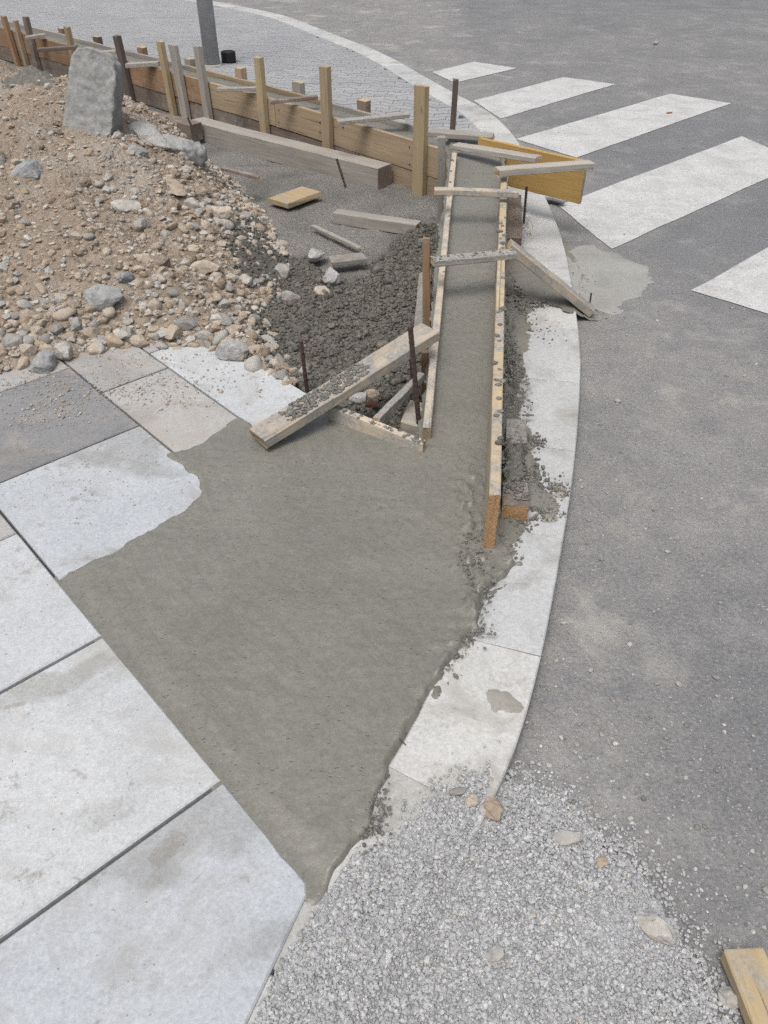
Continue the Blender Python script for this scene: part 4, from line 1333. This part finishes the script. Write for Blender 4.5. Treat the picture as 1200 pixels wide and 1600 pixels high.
# loose crumbs on boards, kerb and slabs
def crumbs(name, spots, mat, label, seed, smin=.003, smax=.010):
    r = np.random.default_rng(seed); Ps, Ss = [], []
    for (px, py, z, rx, ry, cnt) in spots:
        c = at(px, py, z); sx = px_size(c, rx); sy = px_size(c, ry) * 1.5
        for _ in range(cnt):
            a = np.clip(r.normal(size=2), -2, 2)
            s = min(smax, max(smin, r.lognormal(math.log((smin + smax) / 2.6), .5)))
            Ps.append((c.x + a[0] * sx, c.y + a[1] * sy, z + s * .25)); Ss.append(s)
    o = scatter(name, Ps, Ss, mat, seed=seed, cuts=2, rough=.28, smooth=True, flat=(.4, .8))
    return tag(o, label, 'mortar', kind='stuff')
kz = .052
crumbs('mortar_crumbs', [(805, 735, .10, 9, 25, 420), (800, 640, .11, 9, 30, 220), (800, 560, .115, 8, 50, 300), (808, 480, kz, 12, 20, 240), (840, 460, kz, 22, 10, 260), (815, 350, .145, 8, 25, 150),
                         (838, 690, kz, 8, 6, 60), (850, 760, kz, 18, 12, 110), (856, 798, kz, 12, 8, 160), (875, 765, kz, 8, 6, 90), (790, 850, kz, 12, 12, 160), (745, 900, .072, 14, 40, 260), (725, 975, .06, 14, 20, 160),
                         (690, 1010, .06, 18, 20, 120), (590, 1260, .06, 10, 30, 160), (575, 1285, .06, 10, 10, 90), (840, 520, kz, 20, 15, 60), (870, 440, .02, 30, 20, 150), (930, 485, .0, 20, 8, 80), (830, 400, .03, 12, 14, 120)],
       'mortar_mid', 'grey mortar crumbs dropped along the kerb and boards', 31, .0016, .007)
def on_board(p0, p1, w, side, n_, seed, smin=.004, smax=.016, lo=0.0, hi=1.0):
    r = random.Random(seed); p0, p1 = Vector(p0), Vector(p1); u = (p1 - p0)
    s = u.cross(Vector((0, 0, 1))).normalized()
    if s.dot(Vector(side)) < 0: s = -s
    out = []
    for _ in range(n_):
        t = r.uniform(lo, hi)
        out.append((p0 + u * t + s * r.uniform(.1, .9) * w, min(smax, max(smin, r.gauss((smin + smax) / 2, .004)))))
    return out
blobs = on_board(RB[0], RB[1], .038, (1, 0, 0), 34, 1, .008, .020, .06, .75) + on_board(LB[0], LB[1], .03, (-1, 0, 0), 14, 2, .005, .012)
blobs += on_board(at(412, 689, .125), at(684, 520, .305), .105, (-.5, 1, 0), 330, 3, .003, .013, .15, .62)
blobs += on_board(at(512, 634, .125), at(660, 694, .115), .03, (0, 1, 0), 60, 4, .003, .009)
blobs += on_board(at(679, 408, .385), at(808, 396, .385), .06, (0, 1, 0), 50, 5, .003, .009)
o = scatter('mortar_splatter', [tuple(p + Vector((0, 0, s * .1))) for p, s in blobs], [s for p, s in blobs], 'mortar_mid', seed=77, cuts=1, rough=.25, smooth=True, flat=(.35, .6))
tag(o, 'blobs of grey mortar stuck to the formwork boards', 'mortar', kind='stuff')

led = px_poly([(780, 688), (820, 688), (828, 735), (826, 772), (783, 774)], .08)
o = sheet('mortar_on_ledger', led, .007, lambda x, y, sd: .047 + .066 * sstep((sd + .004) / .03) + sstep((sd + .004) / .02) * (.026 * fbm(x, y, 30, 3, 4) + .012 * fbm(x, y, 75, 2, 5)), 'mortar_mid', rag=.016, rag_scale=20, cut=.006)
tag(o, 'rough grey mortar heaped on the low timber beside the pale board', 'mortar')
stp = px_poly([(776, 420), (800, 415), (812, 470), (806, 530), (802, 600), (800, 650), (778, 652), (774, 560)], .07)
o = sheet('mortar_ridge', stp, .006, lambda x, y, sd: .046 + .034 * sstep((sd + .004) / .035) + sstep((sd + .004) / .02) * (.024 * fbm(x, y, 24, 3, 14) + .012 * fbm(x, y, 70, 2, 15)), 'mortar_mid', rag=.02, rag_scale=16, cut=.006)
tag(o, 'ridge of crumbly mortar along the kerb side of the pale board', 'mortar')
crumbs('mortar_crumbs', [(804, 735, .105, 10, 24, 420), (798, 560, .08, 9, 55, 420), (802, 460, .07, 9, 22, 200), (830, 690, .052, 10, 8, 70), (835, 745, .052, 9, 22, 160), (838, 472, .055, 26, 7, 220), (815, 815, .052, 12, 8, 90)],
       'mortar_mid', 'coarser mortar crumbs heaped between the pale board and the kerb', 41, .003, .011)
# slurry spilled over kerb and road below the brace
sl = px_poly([(880, 392), (930, 385), (990, 405), (1020, 440), (1000, 462), (960, 478), (935, 488), (905, 470), (885, 440)], 0)
def z_thin(t0, base): return lambda x, y, sd: base + t0 * sstep((sd + .003) / .05) + .001 * fbm(x, y, 20, 3, 2)
o = sheet('dried_slurry', sl, .008, z_thin(.005, .0005), 'slurry', rag=.11, rag_scale=7, cut=.0)
tag(o, 'pale thin sheet of slurry spilled on the asphalt between crossing stripes', 'slurry')
sl2 = px_poly([(783, 395), (820, 400), (862, 432), (905, 465), (940, 490), (892, 493), (850, 478), (790, 486), (780, 430)], .04)
sl4 = px_poly([(868, 384), (888, 378), (912, 404), (930, 440), (935, 462), (905, 440), (884, 412)], .0)
def z_sl2(x, y, sd):
    kx = np.interp(y, [p[1] for p in KRs], [p[0] for p in KRs])
    base = .056 - .054 * sstep((x - kx + .05) / .16)
    return base + .014 * sstep(sd / .1) + .006 * fbm(x, y, 14, 4, 6) + .003 * fbm(x, y, 50, 2, 7)
o = sheet('mortar_ramp', sl2, .008, z_sl2, 'slurry_dark', rag=.05, rag_scale=7, cut=.0)
tag(o, 'brownish damp mortar running over the kerb under the leaning brace', 'mortar')
o = sheet('damp_gutter_stain', sl4, .008, z_thin(.004, .0015), 'slurry_dark', rag=.04, rag_scale=7, cut=.0)
tag(o, 'brown damp mortar stain in the gutter above the leaning brace', 'stain')
sl3 = px_poly([(786, 480), (828, 475), (830, 540), (812, 600), (820, 660), (838, 700), (850, 760), (880, 790), (860, 815), (826, 800), (826, 830), (800, 870), (770, 868), (774, 700), (778, 560)], .05)
o = sheet('mortar_film', sl3, .0055, lambda x, y, sd: .0505 + .006 * sstep(sd / .05) + .003 * np.clip(fbm(x, y, 22, 3, 6), 0, 1), 'slurry_dark', rag=.045, rag_scale=10, cut=.0)
tag(o, 'damp mortar film on the kerb beside the pale board', 'mortar')

for pts, lab in (([(752, 1082), (775, 1074), (812, 1092), (822, 1106), (800, 1120), (768, 1112)], 'brownish oval mortar stain on the kerb end near the gravel'),
                 ([(862, 752), (880, 752), (890, 765), (882, 778), (866, 774)], 'round dark mortar splash on the kerb above the ragged splash'),
                 ([(835, 790), (850, 780), (878, 798), (872, 815), (850, 818)], 'ragged dark mortar splash on the kerb opposite the orange board end')):
    o = sheet('mortar_stain', px_poly(pts, .05), .006, lambda x, y, sd: .0498 + .0035 * sstep(sd / .02) + .0015 * fbm(x, y, 40, 3, 3), 'stain', rag=.02, rag_scale=22, cut=.0)
    tag(o, lab, 'stain')

# ================================================================== GRAVEL SPILL
gp_px = [(330, 1760), (400, 1600), (452, 1480), (490, 1402), (550, 1352), (600, 1318), (648, 1276), (700, 1232), (760, 1206), (830, 1208), (890, 1245), (950, 1305), (1010, 1360), (1060, 1430), (1100, 1500), (1125, 1560), (1150, 1680), (1160, 1900), (700, 2000)]
gpoly = px_poly(gp_px, .03)
def gz(x, y, sd):
    kx = np.interp(y, [p[1] for p in KRs], [p[0] for p in KRs])
    onk = sstep((kx - x + .03) / .08)
    base = .002 + .05 * onk
    t = .034 * sstep(sd / .22) + .004 * sstep(sd / .03)
    slab_side = np.where(x < kx - .24, -.030, 0)
    return base + t + slab_side + .004 * fbm(x, y, 6, 3, 5)
def gz_clip(x, y, sd): return np.minimum(gz(x, y, sd), .075)
o = sheet('gravel_bed', gpoly, .02, lambda x, y, sd: gz_clip(x, y, sd) - .0025, 'gravel_bed', rag=.02, cut=.0)
tag(o, 'compact layer of grey gravel under the loose chippings', 'gravel', kind='stuff')
n = 100000
Pg = np.array(gpoly); xs = rng.uniform(Pg[:, 0].min() - .2, Pg[:, 0].max() + .25, n); ys = rng.uniform(.18, Pg[:, 1].max() + .2, n)
sd = sdist(xs, ys, gpoly) + .03 * fbm(xs, ys, 7, 4, 3)
kxg = np.interp(ys, [p[1] for p in KRs], [p[0] for p in KRs])
prob = np.where(sd > .01, 1.0, np.exp(sd / np.where(xs < kxg, .016, .03)) * .5)
sl_a = xs * A_.x + ys * A_.y; sl_b = xs * B_.x + ys * B_.y
onslab = sdist(xs, ys, [ab(-1, -1.0), ab(.39, -1.0), ab(.40, -.69), ab(.388, -.64), ab(.147, -.53), ab(-.9, .1)]) > 0
inpad = sdist(xs, ys, conc_poly) > 0
keep = (rng.uniform(0, 1, n) < prob) & ~onslab & ~inpad
xs, ys, sd = xs[keep], ys[keep], sd[keep]
sz = np.clip(rng.lognormal(math.log(.0040), .36, len(xs)), .0018, .0095)
zz = np.where(sd > 0, gz_clip(xs, ys, sd), gz_clip(xs, ys, np.zeros_like(sd)))
o = scatter('gravel_chippings', np.stack([xs, ys, zz + rng.uniform(-.003, .004, len(xs))], 1), sz, 'gravel', seed=5, cuts=4, protos=14)
tag(o, 'spill of pale grey angular gravel over the end of the kerb', 'gravel', kind='stuff')
print('gravel grains', len(xs))
gstones = [(770, 1260, 44, 'stone_tan', 'elongated cream stone on the upper gravel beside the kerb end', (.8, 1.25, 1.1)),
           (735, 1258, 22, 'stone_tan', 'small orange-tan stone next to the elongated cream stone', (1, 1, .9)),
           (716, 1242, 26, 'stone_grey', 'flat greyish stone above the small orange-tan one in the gravel', (1.1, .8, .6)),
           (886, 1300, 44, 'stone_grey', 'bluish grey flat stone on the gravel towards the asphalt', (1.2, .9, .6)),
           (943, 1336, 22, 'stone_tan', 'small pale tan stone near the gravel rim', (1, .9, .9)),
           (1028, 1442, 50, 'stone_grey', 'long grey-tan stone lying at the gravel rim near the loose plank', (1.2, .85, .8)),
           (774, 1490, 34, 'stone_grey', 'pale square-ish stone in the middle of the gravel', (1, .95, .7)),
           (1139, 1555, 38, 'stone_grey', 'pale stone standing beside the loose tan plank', (.7, 1.5, .8)),
           (612, 1212, 26, 'stone_tan', 'flat pale stone on the kerb at the rim of the wet concrete', (1.2, .9, .4)),
           (893, 1335, 0, '', '', None)]
for i, (px, py, sp, mat, lab, sq) in enumerate(gstones):
    if not sp: continue
    p = at(px, py, .05 if i != 7 else .02)
    d_ = float(sdist(np.array([p.x]), np.array([p.y]), gpoly)[0])
    z = float(gz_clip(np.array([p.x]), np.array([p.y]), np.array([max(0, d_)]))[0])
    s = px_size(p, sp) * .52
    o = rock('loose_stone', (p.x, p.y, z + s * .3), s, 500 + i, mat, squash=(sq[0], sq[1], min(1.1, sq[2] * 1.35)), cuts=6, rough=.3, base=ICO3, rot=(random.uniform(-.2, .2), random.uniform(-.2, .2), (.5, 0, .3, .1, .4, -.7, .5, .3, 0, 0)[i]))
    tag(o, lab, 'stone')

# grit over the asphalt, denser near the kerb and the gravel
n = 44000
u = rng.uniform(0, 1, n)
ys = .35 + 9.5 * u ** 2.2; xs = rng.uniform(-.2, 5.0, n)
kx = np.interp(ys, [p[1] for p in KRs[:60]], [p[0] for p in KRs[:60]])
okr = xs > kx + .015
dk = xs - kx
dens = .10 + .55 * np.exp(-dk / .10) + .8 * np.clip(fbm(xs, ys, 1.6, 4, 81) - .05, 0, 1)
dens += .8 * np.exp(-np.hypot(xs - .8, ys - .9) / .45)
keep = okr & (rng.uniform(0, 1, n) < dens) & (sdist(xs, ys, gpoly) < 0)
ppx = np.array([colpx(a, b, 0) for a, b in zip(xs, ys)])
keep &= ppx < 1250
xs, ys = xs[keep], ys[keep]
sz = np.clip(rng.lognormal(math.log(.0030), .55, len(xs)), .0014, .011)
o = scatter('road_grit', np.stack([xs, ys, sz * .3], 1), sz, 'grit', seed=15, cuts=4)
tag(o, 'scattered grit and small chips on the asphalt', 'grit', kind='stuff')
# crumbs on slabs
spots = [(150, 740, .061, 90, 40, 260), (60, 650, .061, 60, 30, 480), (150, 610, .061, 60, 25, 420), (240, 610, .061, 50, 25, 260), (330, 600, .061, 40, 22, 120), (60, 930, .061, 40, 40, 40), (200, 560, .061, 80, 8, 260), (60, 600, .061, 50, 12, 260),
         (150, 1300, .061, 120, 120, 40), (100, 1100, .061, 60, 60, 30), (300, 1500, .061, 120, 90, 40)]
r = np.random.default_rng(5); Ps, Ss = [], []
for (px, py, z, rx, ry, cnt) in spots:
    c = at(px, py, z); sx = px_size(c, rx); sy = px_size(c, ry) * 1.5
    a = np.clip(r.normal(size=(cnt, 2)), -2, 2)
    for k in range(cnt):
        x, y = c.x + a[k, 0] * sx, c.y + a[k, 1] * sy
        if sdist(np.array([x]), np.array([y]), conc_poly)[0] > -.01: continue
        s = min(.011, max(.0012, r.lognormal(math.log(.0027), .5)))
        if y < 2.45: s = min(s, .004) * .8
        if x * B_.x + y * B_.y > -1.75: s *= .6
        Ps.append((x, y, z + s * .3)); Ss.append(s)
o = scatter('slab_crumbs', Ps, Ss, 'rubble', seed=25, cuts=4)
tag(o, 'soil crumbs and grit strewn over the paving slabs', 'grit', kind='stuff')

# ================================================================== STEEL BARS, POLE, SMALL THINGS
def bar(px, py, zb, pxt, pyt, r_, label, name='steel_bar'):
    b = at(px, py, zb); zt = height_for(b.x, b.y, pyt)
    c = b.y * math.cos(PITCH) - (zt - CAM_H) * math.sin(PITCH)
    t = Vector(((pxt - 600) * c / 1210, b.y, zt))
    o = rod(name, b, t, r_, 'rust', ribs=True)
    return tag(o, label, 'steel bar', 'rusty steel bars')
bar(480, 612, -.02, 470, 533, .008, 'rusty bar standing in the cobbles beside the blue slab')
bar(657, 690, -.03, 641, 510, .009, 'rusty bar standing in front of the diagonal plank end')
bar(645, 600, -.03, 640, 540, .007, 'dark bar hidden behind the rusty bar under the diagonal plank')
bar(818, 352, .04, 823, 292, .007, 'thin dark bar standing on the kerb under the yellow panel')
o = tag(rod('steel_bar', at(540, 292, -.04), at(526, 248, .14), .008, 'rust', ribs=True), 'dark bar leaning on the thick weathered beam', 'steel bar', 'rusty steel bars')
o = tag(rod('steel_bar', at(312, 222, .02), at(293, 184, .19), .008, 'rust', ribs=True), 'dark bar at the joint between the two beams', 'steel bar', 'rusty steel bars')
o = tag(rod('steel_nail', at(921, 478, .03), at(924, 458, .10), .004, 'rust'), 'nail sticking up from the foot of the leaning brace', 'nail')
o = tag(rod('tie_wire', at(618, 1148, .064), at(634, 1164, .056), .0015, 'rust'), 'short dark wire lying at the rim of the wet concrete on the kerb', 'wire')

# metal pole on the paver pavement
pb = at(332, 102, .05)
pole = empty('street_pole', (pb.x, pb.y, .05), 'round grey metal pole standing on the paver pavement', 'pole')
def lathe(name, prof, mat, parent, loc, seg=28):
    V, F = [], []
    for (r_, z) in prof:
        for j in range(seg):
            a = 2 * math.pi * j / seg
            V.append((r_ * math.cos(a), r_ * math.sin(a), z))
    for i in range(len(prof) - 1):
        for j in range(seg):
            a = i * seg + j; b2 = i * seg + (j + 1) % seg
            F.append((a, b2, b2 + seg, a + seg))
    F.append(tuple(reversed(range(seg)))); F.append(tuple(range((len(prof) - 1) * seg, len(prof) * seg)))
    return link(name, mesh_py(name, V, F, M[mat], True), parent, loc=loc)
o = lathe('shaft', [(.084, 0), (.083, 1.2), (.076, 2.5), (.07, 5.5)], 'galv', pole, pb)
o = lathe('base_collar', [(.11, -.02), (.11, .004), (.10, .012), (.086, .014)], 'slurry', pole, pb)
# black ribbed plastic cap
bp = at(358, 97, .05)
prof = []
for i in range(9): prof.append((.082 if i % 2 == 0 else .077, .012 * i))
prof = [(.07, 0)] + [(a, b_ + .004) for a, b_ in prof] + [(.07, .108), (.055, .11), (.05, .10)]
o = lathe('black_cap', prof, 'black', None, bp)
tag(o, 'short black ribbed plastic cap beside the metal pole', 'cap')
# bits on the crossing
o = rock('brick_chip', at(1046, 176, .010), .026, 901, 'brick', squash=(1.6, .6, .4), base=ICO2, rot=(0, 0, .4))
tag(o, 'small reddish brick chip on the third crossing stripe', 'brick chip')
o = rock('brick_chip', at(580, 632, .04), .035, 902, 'brick', squash=(1.2, .7, .5), base=ICO2, rot=(.4, .2, .8))
tag(o, 'orange brick chip in the corner pocket behind the apron board', 'brick chip')
for i, (px, py, sp, lab) in enumerate(((1024, 70, 13, 'pale pebble lying alone far out on the asphalt'), (855, 765 - 220, 0, ''), (965, 628, 12, 'dark pebble on the asphalt beside the kerb'), (1060, 1070, 12, 'small grey pebble on the near asphalt'))):
    if not sp: continue
    p = at(px, py, .0); s = px_size(p, sp) * .5
    o = rock('loose_pebble', p + Vector((0, 0, s * .35)), s, 920 + i, 'stone_grey', base=ICO2)
    tag(o, lab, 'pebble')
